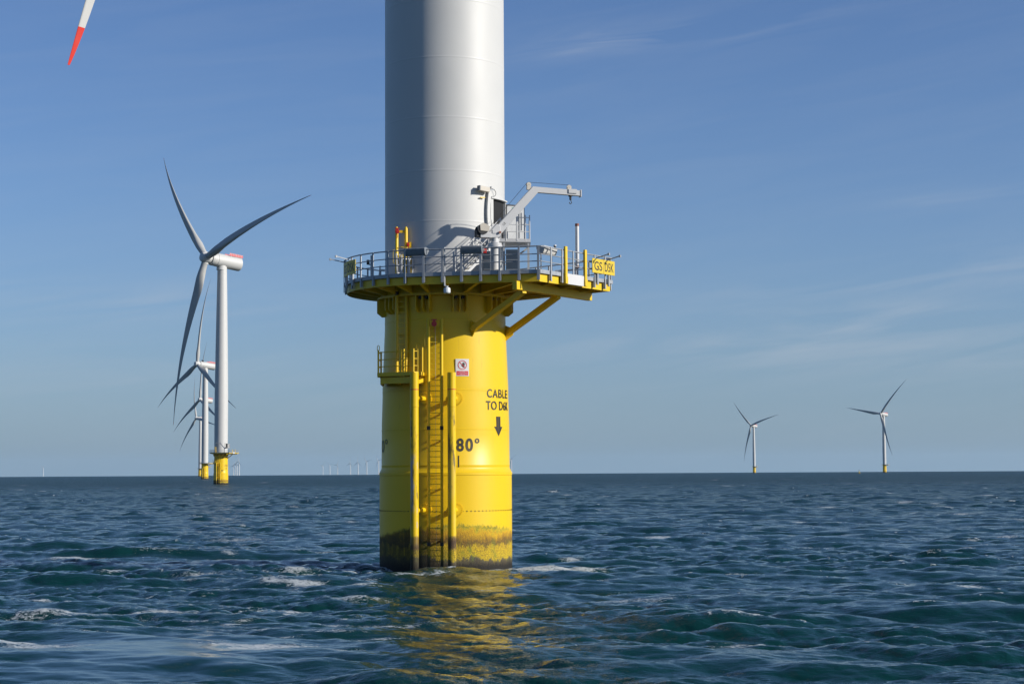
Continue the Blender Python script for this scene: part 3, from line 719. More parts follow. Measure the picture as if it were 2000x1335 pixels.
# intermediate rest platform
RP = [(-3.12, -1.3), (-3.18, -3.15), (-2.0, -3.75), (-1.35, -4.12), (-.98, -3.75), (-.92, -3.05)]
mb = MB(); mb.prism(RP, 9.50, 9.56); rest = mb.build('rest_platform', M['yellow'], main)
mb = MB(); ZR = 9.56
for (x0, y0), (x1, y1) in zip(RP[:-1], RP[1:]):
    mb.bar((x0, y0, ZR + .05), (x1, y1, ZR + .05), .03, .16)
mb.bar((-3.05, -1.2, 9.30), (-3.0, -3.05, 9.30), .1, .34); mb.bar((-3.0, -3.05, 9.30), (-1.4, -3.95, 9.30), .1, .30); mb.bar((-1.4, -3.95, 9.3), (-1.0, -3.1, 9.3), .1, .34); mb.bar((-2.1, -2.3, 9.3), (-2.2, -3.4, 9.3), .14, .3)
mb.build('platform_frame', M['yellow'], rest)
def posts_rail(mbp, pts, z0, hs, pr=.035, rr_=.02):
    for x, y in pts: mbp.tube([(x, y, z0 - .1), (x, y, z0 + hs[0] + .12)], pr, 8)
    for (x0, y0), (x1, y1) in zip(pts, pts[1:]):
        for h in hs: mbp.tube([(x0, y0, z0 + h), (x1, y1, z0 + h)], rr_, 8)
mb = MB(); posts_rail(mb, [(-3.1, -1.9), (-3.14, -3.12), (-2.02, -3.68), (-1.86, -3.78), (-1.38, -4.04), (-1.18, -3.9)], ZR, (1.12, .76, .42), .045)
for x, y in ((-3.14, -3.12), (-1.18, -3.9)):
    mb.tube([(x - .05, y, ZR + 1.22), (x - .05, y, ZR + 1.42), (x, y, ZR + 1.47), (x + .05, y, ZR + 1.42), (x + .05, y, ZR + 1.22)], .018, 6)
mb.tube([(-1.0, -3.3, ZR), (-1.0, -3.3, ZR + 1.35)], .05, 8)
mb.build('railing', M['yellow'], rest)
# painted markings on the pile
def ang(px, py, r_):
    x_ = L(px, py, -r_ * .7).x
    for _ in range(8): x_ = max(-r_ * .999, min(r_ * .999, x_)); x_ = L(px, py, -math.sqrt(r_ * r_ - x_ * x_)).x
    return math.degrees(math.asin(max(-1, min(1, x_ / r_))))
def letters(seq, py, z0, z1, bold):
    for ch, x0, x1 in seq:
        ring_text(ch, ang(x0, py, pile_r(z0)), ang(x1, py, pile_r(z0)), z0, z1, main, bold=bold)
letters((('C', 951.3, 961), ('A', 962.2, 972), ('B', 973.3, 980.2), ('L', 981.4, 985.2), ('E', 986.4, 990.4)), 770, 8.50, 8.92, .016)
letters((('T', 949.5, 958.3), ('O', 959.3, 970.2), ('D', 975, 981.9), ('6', 982.8, 986.9), ('K', 987.7, 991.3)), 795, 7.90, 8.33, .012)
def arr(a0, a1, z0, z1):
    def strip(us, lo, hi):
        pts = [(u, lo(u)) for u in us] + [(u, hi(u)) for u in us]; n_ = len(us)
        return pts, [(i, i + 1, n_ + i + 1, n_ + i) for i in range(n_ - 1)]
    p1, f1_ = strip([.24 + .5 * k / 4 for k in range(5)], lambda u: .47, lambda u: 1.0)
    p2, f2_ = strip([k / 8 for k in range(9)], lambda u: .48 * abs(u - .5) * 2 - .001, lambda u: .48)
    n_ = len(p1); return wrap(p1 + p2, f1_ + [tuple(i + n_ for i in f) for f in f2_], a0, a1, z0, z1, .014)
arr(50.3, 63.0, 6.62, 7.58).build('painted_arrow', M['black'], main, smooth=False)
letters((('8', 891.3, 906.0), ('0', 909.2, 923.8)), 870, 5.86, 6.50, .03); letters((('°', 927.2, 936.3),), 862, 6.25, 6.50, .02)
wrap([(0, 0), (1, 0), (1, 1), (0, 1)], [(0, 1, 2, 3)], 12.9, 13.9, 5.10, 5.66).build('painted_tick', M['black'], main, smooth=False)
ring_text('0°', -79, -60.5, 5.85, 6.50, main, bold=.01, material=M['shade_mark'])

# ---- nacelle, hub, blades
RMX = rotor_matrix(YAW)
def place(o, yaw, theta=None, hz=HUB_Z, ov=HUB_OV):
    mt = Matrix.Translation(hub_pos(yaw, hz, ov)) @ rotor_matrix(yaw)
    if theta is not None: mt = mt @ Matrix.Rotation(R(theta), 4, 'Y')
    o.matrix_local = mt
def lathe_y(prof, n=48):
    mb = MB().lathe(prof, n); mb.v = [(x, z, y) for x, y, z in mb.v]; mb.f = [f[::-1] for f in mb.f]; return mb
hub_mb = lathe_y([(.01, -2.7), (1.6, -2.68), (1.95, -2.5), (2.2, -2.0), (2.45, -.5), (2.5, 1.0), (2.45, 2.05), (2.0, 2.1)])
for k in range(3):
    a = k * math.tau / 3; d = Vector((math.sin(a), 0, math.cos(a))); hub_mb.tube([d * 1.6, d * 2.75], 1.62, 28)
hubo = hub_mb.build('hub', M['white'], main)
nac_mb = lathe_y([(1.9, 2.12), (2.9, 2.2), (3.05, 2.6), (3.05, 4.9), (2.98, 4.95), (2.98, 5.1), (3.12, 5.2), (3.15, 17.2), (3.05, 17.6), (2.7, 17.85), (.01, 17.9)])
nac_mb.tube([(0, 8.4, -2.2), (0, 8.4, -4.3)], 2.2, 40)
nac = nac_mb.build('nacelle', M['white'], main)
mb = MB()
for s in (-1, 1):
    mb.bar((s * 2.1, 10.8, 3.35), (s * 2.1, 17.8, 3.35), .06, 1.25); 
mb.bar((-2.1, 17.8, 3.35), (2.1, 17.8, 3.35), .06, 1.25)
hh = mb.build('helihoist_railing', M['pink'], nac)
mb = MB()
for s in (-1, 1):
    for y in np.arange(10.8, 17.9, .9): mb.bar((s * 2.16, y, 2.2), (s * 2.16, y, 4.02), .09, .09)
    mb.bar((s * 2.16, 10.8, 3.7), (s * 2.16, 17.8, 3.7), .06, .07)
mb.bar((-2.2, 17.85, 3.7), (2.2, 17.85, 3.7), .06, .06); mb.bar((0, 10.8, 2.72), (0, 17.7, 2.72), 4.2, .1)
mb.build('railing_posts', M['whitem'], hh)
mb = MB().plate([(-1.5, 4.6, 4.3), (-1.5, 5.6, 2.9), (1.5, 5.6, 2.9), (1.5, 4.6, 4.3)], .12); mb.bar((-1.3, 5.5, 2.8), (-1.3, 5.0, 4.2), .1, .1).bar((1.3, 5.5, 2.8), (1.3, 5.0, 4.2), .1, .1)
mb.build('cooler', M['dark'], nac)
# the foreground rotor is stopped and unloaded: straighter blades; the turning ones are bent by the wind
bmb = blade_mesh(80.0, cone=1.0, bend=-4.0, ex=4.0, pitch=82.0)
turning = blade_mesh(78.5).build('blade', [M['blade'], M['redtip']]); turning_mesh = turning.data; bpy.data.objects.remove(turning)
blades = []
for k in range(3):
    if k == 0: b = bmb.build('blade', [M['blade'], M['redtip']], main)
    else: b = blades[0].copy(); COL.objects.link(b); b.parent = main
    blades.append(b)
MAIN_TH, MAIN_YAW, MAIN_HZ = 180.0, R(43), 100.7
place(nac, MAIN_YAW, None, MAIN_HZ); place(hubo, MAIN_YAW, MAIN_TH, MAIN_HZ)
for k, b in enumerate(blades): place(b, MAIN_YAW, MAIN_TH + 120 * k, MAIN_HZ)

# ------------------------------------------------------------------ things standing on the platform
ZF = ZD + .05
W0 = Vector((TX, TY, 0))
# crane
def make_crane(loc, boom_dir, label):
    cr_ = empty('davit_crane', loc, label, 'crane', 'davit cranes on the service platforms')
    MB().lathe([(.01, 0), (.48, 0), (.48, .08), (.30, .10), (.30, .0)], 32).build('foot_flange', M['yellow'], cr_)
    mb = MB().lathe([(.21, .05), (.21, 1.28), (.36, 1.30), (.36, 1.40), (.33, 1.42), (.33, 1.50), (.22, 1.52), (.18, 1.55), (.17, 1.98), (.01, 1.99)], 36)
    for k in range(12): a = k * math.tau / 12; mb.tube([(.30 * math.cos(a), .30 * math.sin(a), 1.38), (.30 * math.cos(a), .30 * math.sin(a), 1.45)], .025, 6)
    mb.build('pedestal', M['cranew'], cr_)
    mb = MB()
    mb.plate([(-.32, 0, 1.72), (.20, 0, 1.78), (.24, 0, 2.30), (.05, 0, 2.42), (-.30, 0, 2.02), (-.70, 0, 2.0), (-.70, 0, 1.74)], .40)
    mb.build('slew_head', M['cranew'], cr_, bevel=.02)
    # boom: inclined box then level box
    k0, k1, tip = Vector((.02, 0, 1.95)), Vector((1.90, 0, 4.16)), Vector((4.35, 0, 4.08))
    d = (k1 - k0).normalized(); nrm = Vector((-d.z, 0, d.x)); a, b = .20, .13
    up = Vector((0, 0, 1))
    poly = [k0 - nrm * a, k1 - nrm * b + Vector((.16, 0, -.05)), tip - up * .13, tip + up * .13, k1 + up * .15, k0 + nrm * a + d * .15]
    mb = MB().plate([tuple(p) for p in poly], .24); bm = mb.build('boom', M['cranew'], cr_, bevel=.012)
    for (x, z_) in ((1.72, 4.40), (3.78, 4.36)):
        mb = MB().tube([(x, -.05, z_), (x, .05, z_)], .115, 24).tube([(x, -.065, z_), (x, .065, z_)], .03, 10); mb.plate([(x - .1, 0, z_ - .25), (x + .12, 0, z_ - .25), (x + .09, 0, z_), (x - .09, 0, z_)], .13)
        mb.build('sheave', M['beige'], cr_)
    mb = MB().box((3.92, 0, 4.16), (.42, .34, .20)); mb.box((4.36, 0, 4.08), (.05, .3, .34)); mb.build('boom_head', M['cranew'], cr_)
    mb = MB().tube([(3.85, 0, 4.05), (3.85, 0, 3.92)], .10, 14).tube([(3.85, 0, 3.92), (3.85, 0, 3.75)], .055, 12)
    mb.tube([(3.85, 0, 3.76), (3.85 + .04, 0, 3.68), (3.85 + .055, 0, 3.60), (3.85, 0, 3.55), (3.85 - .055, 0, 3.59), (3.85 - .05, 0, 3.64)], .02, 8)
    mb.build('hook', M['dark'], cr_)
    mb = MB().tube([(-.28, 0, 2.25), (1.64, 0, 4.49), (1.72, 0, 4.52), (3.78, 0, 4.475)], .010, 6); mb.build('hoist_rope', M['dark'], cr_)
    # winch
    mb = MB().tube([(-.66, -.26, 2.12), (-.66, .26, 2.12)], .20, 24); mb.tube([(-.66, -.29, 2.12), (-.66, -.25, 2.12)], .25, 24).tube([(-.66, .25, 2.12), (-.66, .29, 2.12)], .25, 24); mb.box((-.78, 0, 1.92), (.34, .4, .3))
    mb.build('winch_drum', M['dark'], cr_)
    prof_ = [(-.80, 2.05), (-.42, 2.02), (-.36, 2.10), (-.36, 2.26), (-.52, 2.38), (-.66, 2.42), (-.82, 2.32)]
    mb = MB().plate([(x, -.3, z_) for x, z_ in prof_], .05).plate([(x, -.05, z_) for x, z_ in prof_], .5); mb.build('winch_cover', M['beige'], cr_)
    mb = MB().box((-.52, -.22, 1.84), (.50, .06, .20)).box((-.1, -.22, 2.03), (.16, .02, .16)); mb.build('gear_box', M['cranew'], cr_)
    mb = MB().tube([(.18, -.24, 2.0), (.18, -.30, 2.0)], .06, 14); mb.build('pin', M['rust'], cr_)
    # printed marks on the boom side facing out
    for txt, s0, hgt, wid in (('CE', .55, .11, .17), ('SWL 1000 kg', .98, .05, .36)):
        if txt == 'SWL 1000 kg': continue
        vs, fs = text_mesh(txt, .01); V = []
        for u, v in vs:
            p = k0 + d * (s0 + u * wid) + nrm * ((v - .5) * hgt); V.append((p.x, -.123, p.z))
        MB().add(V, fs).build('printed_marking', M['black'], bm, smooth=False)
    cr_.rotation_euler = (0, 0, boom_dir)
    return cr_
cp = L(968, 524, -5.0)
crane = make_crane((TX + 2.57, TY - 4.95, ZF), math.atan2(.30, .95), 'light grey davit crane with cranked boom and hook on the foreground service platform')

# white mast with brown bands
mp_ = L(1127, 437, -2.2)
mast = empty('antenna_mast', (TX + mp_.x, TY - 2.2, ZF), 'thick white cylindrical antenna mast with brown end bands behind the outer railing', 'mast')
zt = mp_.z - ZF
MB().lathe([(.01, zt), (.095, zt - .01), (.095, .62), (.01, .60)], 20).build('radome', M['whitem'], mast)
mb = MB().lathe([(.01, zt + .012), (.102, zt + .008), (.102, zt - .12)], 20).lathe([(.102, .60), (.102, .72)], 20); mb.build_each('end_band', M['rust'], mast)
mb = MB().tube([(0, 0, 0), (0, 0, .65)], .05, 12).lathe([(.01, .02), (.14, .02), (.14, 0)], 16); mb.bar((0, 0, .55), (-1.1, .2, .50), .05, .06); mb.build('support_pole', M['whitem'], mast)

# hanging marine lantern with its pole on the front railing
lp_ = L(868, 483, -5.12)
lan = empty('marine_lantern', (TX + lp_.x, TY - 5.16, ZD), 'white pole on the front railing with a pale lantern hanging under the deck edge', 'lantern')
MB().tube([(0, 0, lp_.z - ZD), (0, 0, -.50)], .042, 12).bar((0, 0, -.48), (.12, 0, -.52), .06, .05).build('pole', M['grey'], lan)
mb = MB().lathe([(.01, -.50), (.09, -.51), (.07, -.58), (.15, -.60), (.165, -.66), (.165, -.82), (.13, -.86), (.01, -.87)], 20, (.12, 0)); mb.build('lamp_housing', M['lamp'], lan)

# sign boards
def sign(pl, pr, z0, z1, plates, label, lit_arms=True):
    pl, pr = Vector(pl), Vector(pr)
    root = empty('identification_sign', (TX, TY, 0), label, 'sign', 'yellow turbine number signs on the platform')
    d = (pr - pl).normalized(); nn = Vector((d.y, -d.x)); rz = math.atan2(d.y, d.x)
    for a, b, txt, t0, t1 in plates:
        pa = pl.lerp(pr, a); pb = pl.lerp(pr, b); c = (pa + pb) / 2; w = (pb - pa).length
        bd = MB().box((c.x, c.y, (z0 + z1) / 2), (w - .012, .035, z1 - z0), rz).build('sign_board', M['yellow_sign'], root, bevel=.012)
        vs, fs = text_mesh(txt, .012); V = []
        for u, v in vs:
            p = pa.lerp(pb, t0 + (t1 - t0) * u) + nn * .020; V.append((p.x, p.y, z0 + (z1 - z0) * (.19 + .62 * v)))
        MB().add(V, fs).build('lettering', M['black'], bd, smooth=False)
        for f_ in (.35,):
            p = pa.lerp(pb, f_); q = p + nn * .75
            mb = MB().bar((p.x, p.y, z1 + .02), (q.x, q.y, z1 + .17), .035, .045); mb.box((q.x, q.y, z1 + .16), (.09, .09, .11), rz)
            mb.build('sign_light_arm', M['steel'], root)
        p = pa.lerp(pb, .55) - nn * .06; mb = MB().box((p.x, p.y, (ZD - .3 + z0) / 2 + .1), (.12, .08, z0 - ZD + .3), rz); mb.build('sign_post', M['steel'], root)
    return root
M['yellow_sign'] = mat('sign_yellow', (.58, .42, .02), .45, var=.03)
e0, e1 = edge(4.12, .17), edge(6.12, .17)
sign((e0.x, e0.y), (e1.x, e1.y), 14.56, 15.27, ((0, .5, 'GS', .17, .86), (.5, 1, 'D5K', .10, .88)), 'sunlit yellow sign reading GS D5K on the right outer edge of the platform')
sign((-5.02, -1.10), (-4.74, -2.08), 14.56, 15.27, ((0, 1, 'GS', .15, .85),), 'shaded yellow GS board at the far left edge of the platform railing')
sign((-4.76, -2.12), (-4.26, -3.0), 14.56, 15.27, ((0, 1, 'D5K', .10, .88),), 'shaded yellow board reading D5K on the left of the platform railing')

# prohibition sign on the pile
ps = empty('prohibition_sign', (TX, TY, 0), 'white and red no entry sign with a black hand, fixed on the yellow pile', 'sign')
A0, A1, S0, S1 = 11.2, 23.4, 9.52, 10.35
def curved_patch(u0, u1, v0, v1, off, m, name, parent, thick=False, k=8):
    mb = MB(); V = []; 
    for i in range(k + 1):
        for v in (v0, v1):
            a = R(A0 + (A1 - A0) * (u0 + (u1 - u0) * i / k)); z = S0 + (S1 - S0) * v; r_ = pile_r(S0) + off; V.append((r_ * math.sin(a), -r_ * math.cos(a), z))
    n_ = len(V)
    Fs = [(2 * i, 2 * i + 2, 2 * i + 3, 2 * i + 1) for i in range(k)]
    if thick:
        V2 = []
        for x, y, z in V: s = (pile_r(S0) - .02) / (pile_r(S0) + off); V2.append((x * s, y * s, z))
        V += V2; Fs += [(2 * i, n_ + 2 * i, n_ + 2 * i + 2, 2 * i + 2) for i in range(k)] + [(2 * i + 1, 2 * i + 3, n_ + 2 * i + 3, n_ + 2 * i + 1) for i in range(k)] + [(0, 1, n_ + 1, n_), (2 * k, n_ + 2 * k, n_ + 2 * k + 1, 2 * k + 1)]
    return mb.add(V, Fs).build(name, m, parent, smooth=False)
def spt(u, v, off):
    a = R(A0 + (A1 - A0) * u); r_ = pile_r(S0) + off; return (r_ * math.sin(a), -r_ * math.cos(a), S0 + (S1 - S0) * v)
board = curved_patch(0, 1, 0, 1, .03, M['signwhite'], 'board', ps, True)
curved_patch(.06, .94, .045, .29, .034, M['signred'], 'red_panel', board)
for txt, v0, v1, u0, u1 in (('NO ACCESS', .22, .26, .3, .7), ('FOR UNAUTHORISED', .145, .185, .12, .88), ('PERSONS', .07, .11, .32, .68)):
    vs, fs = text_mesh(txt, .0); MB().add([spt(u0 + (u1 - u0) * u, v0 + (v1 - v0) * v, .038) for u, v in vs], fs).build('lettering', M['signwhite'], board, smooth=False)
asp = (S1 - S0) / ((A1 - A0) * math.pi / 180 * pile_r(S0)); cu_, cv_, ru = .5, .645, .335; rv = ru / asp
mb = MB()   # hand: palm and five fingers
def hand_pt(x, y): return (cu_ + ru * x, cv_ + rv * y)
def strip(pts, w):
    q = []
    for (x0, y0), (x1, y1) in zip(pts, pts[1:]):
        d = math.hypot(x1 - x0, y1 - y0); nx, ny = -(y1 - y0) / d * w / 2, (x1 - x0) / d * w / 2
        q.append([(x0 - nx, y0 - ny), (x1 - nx, y1 - ny), (x1 + nx, y1 + ny), (x0 + nx, y0 + ny)])
    return q
hand = [[(-.1, -.1), (.1, -.55), (.4, -.55), (.5, -.1), (.42, .12), (.0, .12)]]
for fx in (((.05, .1), (.05, .45)), ((.18, .1), (.22, .6)), ((.32, .1), (.42, .55)), ((.42, .0), (.62, .32)), ((.0, -.3), (-.25, -.02))): hand += strip(fx, .12)
for pl_ in hand:
    mb.add([spt(*hand_pt(x, y), .036) for x, y in pl_], [tuple(range(len(pl_)))])
mb.build('hand_symbol', M['black'], board, smooth=False)
mb = MB(); V = []; nn_ = 48
for k in range(nn_):
    a = k * math.tau / nn_
    for s in (1.0, .86): V.append(spt(cu_ + ru * s * math.cos(a), cv_ + rv * s * math.sin(a), .040))
mb.add(V, [(2 * k, (2 * k + 2) % (2 * nn_), (2 * k + 3) % (2 * nn_), 2 * k + 1) for k in range(nn_)])
c_, s_ = math.cos(R(135)), math.sin(R(135)); 
mb.add([spt(*hand_pt(c_ * .9 + s_ * .07, s_ * .9 - c_ * .07), .042), spt(*hand_pt(c_ * .9 - s_ * .07, s_ * .9 + c_ * .07), .042), spt(*hand_pt(-c_ * .9 - s_ * .07, -s_ * .9 + c_ * .07), .042), spt(*hand_pt(-c_ * .9 + s_ * .07, -s_ * .9 - c_ * .07), .042)], [(0, 1, 2, 3)])
mb.build('red_ring', M['signred'], board, smooth=False)

# fall arresters
def arrester(loc, label, s=1.0):
    r_ = empty('fall_arrester', loc, label, 'fall arrester', 'red fall arrester reels at the ladders')
    mb = MB().tube([(0, -.06 * s, 0), (0, .06 * s, 0)], .13 * s, 20).tube([(0, -.08 * s, 0), (0, .08 * s, 0)], .06 * s, 12).box((0, 0, .15 * s), (.12 * s, .08 * s, .12 * s)); mb.build('reel', M['red'], r_)
    mb = MB().bar((-.14 * s, 0, .2 * s), (.14 * s, 0, .2 * s), .07 * s, .05 * s).tube([(0, 0, -.13 * s), (.02, 0, -.3 * s), (-.01, 0, -.42 * s)], .012, 6); mb.build('carabiner', M['red'], r_)
    return r_
p = L(848, 632, LY - .12); arrester((TX + p.x, TY + p.y, p.z), 'red fall arrester hanging at the top of the long boat landing ladder')
p = L(776, 452, UY - .10); arrester((TX + p.x, TY + p.y, p.z), 'round red fall arrester on the tall yellow ladder posts above the deck', .8)
p = L(797, 478, UY - .1); arrester((TX + p.x, TY + p.y, p.z), 'small orange red fall arrester on the short yellow post beside the ladder top', .55)
p = L(801, 473, UY - .0); q = p - W0 * 0
r_ = empty('anchor_post', (TX + p.x, TY + p.y, ZF), 'short yellow anchor post standing beside the upper ladder top', 'post')
MB().box((0, 0, (p.z - ZF) / 2), (.12, .12, p.z - ZF)).build('post_body', M['yellow'], r_); MB().box((0, 0, .02), (.3, .3, .04)).build('base_plate', M['yellow'], r_)

# covers slung over the rail
def rail_cover(px0, px1, py, ly0, ly1, m, label, h=.32, dep=.34):
    a = L(px0, py, ly0); b = L(px1, py, ly1); z = ZD + 1.31
    a = Vector((a.x, a.y, 0)); b = Vector((b.x, b.y, 0)); d = (b - a).normalized(); nn = Vector((d.y, -d.x, 0)); 
    r_ = empty('equipment_cover', (TX + (a.x + b.x) / 2, TY + (a.y + b.y) / 2, ZF), label, 'cover', 'boxes with sheet covers at the platform railing')
    o = Vector(((a.x + b.x) / 2, (a.y + b.y) / 2, ZF)); mb = MB(); V = []
    sec = [(.16, 0), (.14, -.20), (.06, -h), (-.14, -h), (-dep, -.1), (-dep, .02), (-.05, .06), (.10, .05)]
    for e in (a, b):
        for n_, zz in sec: p = e + nn * n_; V.append((p.x - o.x, p.y - o.y, z + zz - o.z))
    k = len(sec); mb.add(V, [(i, (i + 1) % k, k + (i + 1) % k, k + i) for i in range(k)] + [tuple(range(k))[::-1], tuple(range(k, 2 * k))])
    mb.build('cover_shell', m, r_, bevel=.015)
    mb = MB()
    for e in (a.lerp(b, .08), a.lerp(b, .92)):
        p = e - nn * .1 - Vector((o.x, o.y, 0)); mb.bar((p.x, p.y, 0), (p.x, p.y, z - h - ZF), .06, .06)
    mb.build_each('support_leg', M['steel'], r_)
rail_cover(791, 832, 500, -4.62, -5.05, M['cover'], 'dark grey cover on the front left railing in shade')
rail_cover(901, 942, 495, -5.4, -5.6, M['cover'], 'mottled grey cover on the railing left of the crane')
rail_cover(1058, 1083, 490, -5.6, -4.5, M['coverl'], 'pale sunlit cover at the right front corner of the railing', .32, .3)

# small camera/lantern on the right rail
p = L(1084, 498, -4.35); r_ = empty('rail_lantern', (TX + p.x, TY + p.y, ZD + 1.28), 'small dark navigation lantern on top of the right railing', 'lantern')
MB().lathe([(.01, .26), (.07, .25), (.08, .20), (.01, .2)], 14).build('cap', M['whitem'], r_); MB().lathe([(.06, .2), (.06, .07), (.09, .06), (.09, 0), (.01, 0)], 14).build('lantern_body', M['dark'], r_)

# cabinet under the door landing
def cab(px0, px1, py0, py1, ly, dep, m, name, label, catg):
    a = L(px0, py0, ly); b = L(px1, py1, ly); h = a.z - ZF
    r_ = empty(name, (TX + (a.x + b.x) / 2, TY + ly + dep / 2, ZF), label, catg)
    MB().box((0, 0, h / 2), (b.x - a.x, dep, h)).build('housing', m, r_, bevel=.015)
    mb = MB().box((0, -dep / 2 - .012, h * .30), ((b.x - a.x) * .92, .02, .03)).box((0, -dep / 2 - .012, h * .64), ((b.x - a.x) * .92, .02, .03)); mb.build_each('panel_joint', M['steel'], r_)
    return r_
cab(988, 1012, 487, 524, -3.3, .8, M['slate'], 'switch_cabinet', 'tall dark slate cabinet on the deck under the door landing', 'cabinet')
cab(944, 958, 490, 522, -3.75, .4, M['slate'], 'winch_cabinet', 'narrow dark cabinet on the deck just left of the crane pedestal', 'cabinet')
p = L(947, 490, -4.0); r_ = empty('control_box', (TX + p.x, TY + p.y, p.z), 'small red control box on the cabinet left of the crane', 'control box')
MB().box((0, 0, 0), (.16, .14, .22)).build('box_body', M['red'], r_, bevel=.01); MB().tube([(0, -.07, .02), (0, -.1, .02)], .03, 10).build('button', M['signwhite'], r_)

# door, frame, landing, stairs
DA = 60.0
def tw(a, z, off=0.0): r_ = 3.03 + off; return Vector((r_ * math.sin(R(a)), -r_ * math.cos(R(a)), z))
zb, ztp = 16.3, 18.25
dr = MB(); a0_, a1_ = 51.5, 76
# raised door frame
for (a, b, z0, z1) in ((a0_ - 3.5, a0_, zb - .1, ztp + .12), (a1_, a1_ + 3, zb - .1, ztp + .12)):
    P = [tw(a, z0, -.03), tw(b, z0, -.03), tw(b, z0, .14), tw(a, z0, .14)]; Q = [v + Vector((0, 0, z1 - z0)) for v in P]; dr.hexa([tuple(v) for v in P + Q])
k = 8
for i in range(k):
    a = a0_ - 3.5 + (a1_ + 6.5 - a0_) * i / k; b = a0_ - 3.5 + (a1_ + 6.5 - a0_) * (i + 1) / k
    P = [tw(a, ztp + .12, -.03), tw(b, ztp + .12, -.03), tw(b, ztp + .12, .2), tw(a, ztp + .12, .2)]; Q = [v + Vector((0, 0, .07)) for v in P]; dr.hexa([tuple(v) for v in P + Q])
frame = dr.build('door_frame', M['white'], main)
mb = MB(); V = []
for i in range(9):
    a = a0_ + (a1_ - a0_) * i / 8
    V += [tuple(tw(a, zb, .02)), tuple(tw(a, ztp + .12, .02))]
mb.add(V, [(2 * i, 2 * i + 2, 2 * i + 3, 2 * i + 1) for i in range(8)]); mb.build('doorway_dark_sheet', M['interior'], frame)  # black sheet on the wall; shade inside the doorway put into its colour
# rain gutter bend to the left of the door
g = [tw(49 - 9 * math.sin(math.pi * t * .5) * 0 - 7 * (t - .0) * (1 - t) * 1.2 - 2, 16.45 + 2.3 * t, .09) for t in np.linspace(0, 1, 9)]
mb = MB()
for p, q in zip(g, g[1:]): mb.bar(p, q, .20, .16, up=(p.x, p.y, 0))
mb.build('cable_guard', M['white'], frame)
# open door leaf, standing out from the right jamb
h0 = tw(a1_ + 2, 0, .15); ld = Vector((.90, .43, 0)).normalized(); h1 = h0 + ld * .98
leaf = MB(); leaf.bar((h0.x, h0.y, (zb + ztp) / 2), (h1.x, h1.y, (zb + ztp) / 2), .05, ztp - zb); lf = leaf.build('door_leaf', M['grey'], main)
mb = MB(); nn = Vector((ld.y, -ld.x, 0)) * .03
for s0, s1, z0, z1 in ((0, 1, ztp - .03, ztp + .03), (0, 1, zb - .02, zb + .03)):
    a = h0.lerp(h1, s0); b = h0.lerp(h1, s1); mb.bar((a.x, a.y, (z0 + z1) / 2), (b.x, b.y, (z0 + z1) / 2), .08, z1 - z0)
for s in (0, 1): a = h0.lerp(h1, s); mb.bar((a.x, a.y, zb), (a.x, a.y, ztp), .08, .05)
mb.build('leaf_seal', M['dark'], lf)
fr_n = Vector((ld.y, -ld.x, 0)); 
mb = MB(); a = h0.lerp(h1, .72) + fr_n * .05; mb.tube([(a.x, a.y, zb + .3), (a.x, a.y, ztp - .25)], .018, 6); b = h0.lerp(h1, .85) + fr_n * .05; mb.tube([(b.x, b.y, zb + .7), (b.x, b.y, ztp - .35)], .015, 6)
mb.build_each('door_handle', M['steel'], lf)
a = h0.lerp(h1, .38) + fr_n * .032; MB().box((a.x, a.y, ztp - .18), (.12, .01, .16), math.atan2(ld.y, ld.x)).build('exit_symbol', M['green'], lf)

ln = empty('door_landing', (TX, TY, 0), 'grey access landing with railings and stairs below the open tower door', 'landing')
ZL = 16.22
fl = [(2.35, -2.05), (2.60, -3.20), (4.30, -2.95), (4.30, -1.0), (3.0, -.8)]
MB().prism(fl, ZL - .16, ZL).build('floor', M['cranew'], ln)
mb = MB(); posts_rail(mb, [(3.10, -3.12), (3.62, -3.04), (4.05, -2.97), (4.26, -2.93), (4.26, -1.9), (4.26, -1.05)], ZL, (1.05, .70, .35), .028, .020)
mb.tube([(3.66, -3.03, ZL - .1), (3.66, -3.03, ZL + 1.1)], .035, 8)
mb.build('railing', M['whitem'], ln)
for x, y in ((3.0, -3.05), (4.2, -2.88), (4.2, -1.15)):
    MB().bar((x, y, ZF), (x, y, ZL - .16), .09, .09).build('support_leg', M['grey'], ln)
mb = MB(); mb.bar((3.05, -1.2, ZF + .9), (4.2, -1.15, ZL - .2), .08, .08); mb.build('diagonal_brace', M['grey'], ln)
# stairs down to the left
s0_, s1_ = Vector((2.62, -2.80, ZL)), Vector((.85, -3.95, ZF)); sd = Vector((s1_.x - s0_.x, s1_.y - s0_.y, 0)).normalized(); sn = Vector((sd.y, -sd.x, 0))
st_ = MB()
for s in (-.38, .38): st_.bar(s0_ + sn * s, s1_ + sn * s, .04, .13)
for k in range(1, 9):
    p = s0_.lerp(s1_, k / 9); st_.bar(p - sn * .37, p + sn * .37, .17, .02)
st_.build('stair_flight', M['cranew'], ln)
mb = MB()
for s in (-.40, .40):
    for h in (1.0, .65, .33): mb.tube([s0_ + sn * s + Vector((0, 0, h)), s1_ + sn * s + Vector((0, 0, h))], .02, 8)
    for k in (0, .33, .66, 1): p = s0_.lerp(s1_, k) + sn * s; mb.tube([p, p + Vector((0, 0, 1.02))], .024, 8)
mb.build('stair_handrail', M['whitem'], ln)

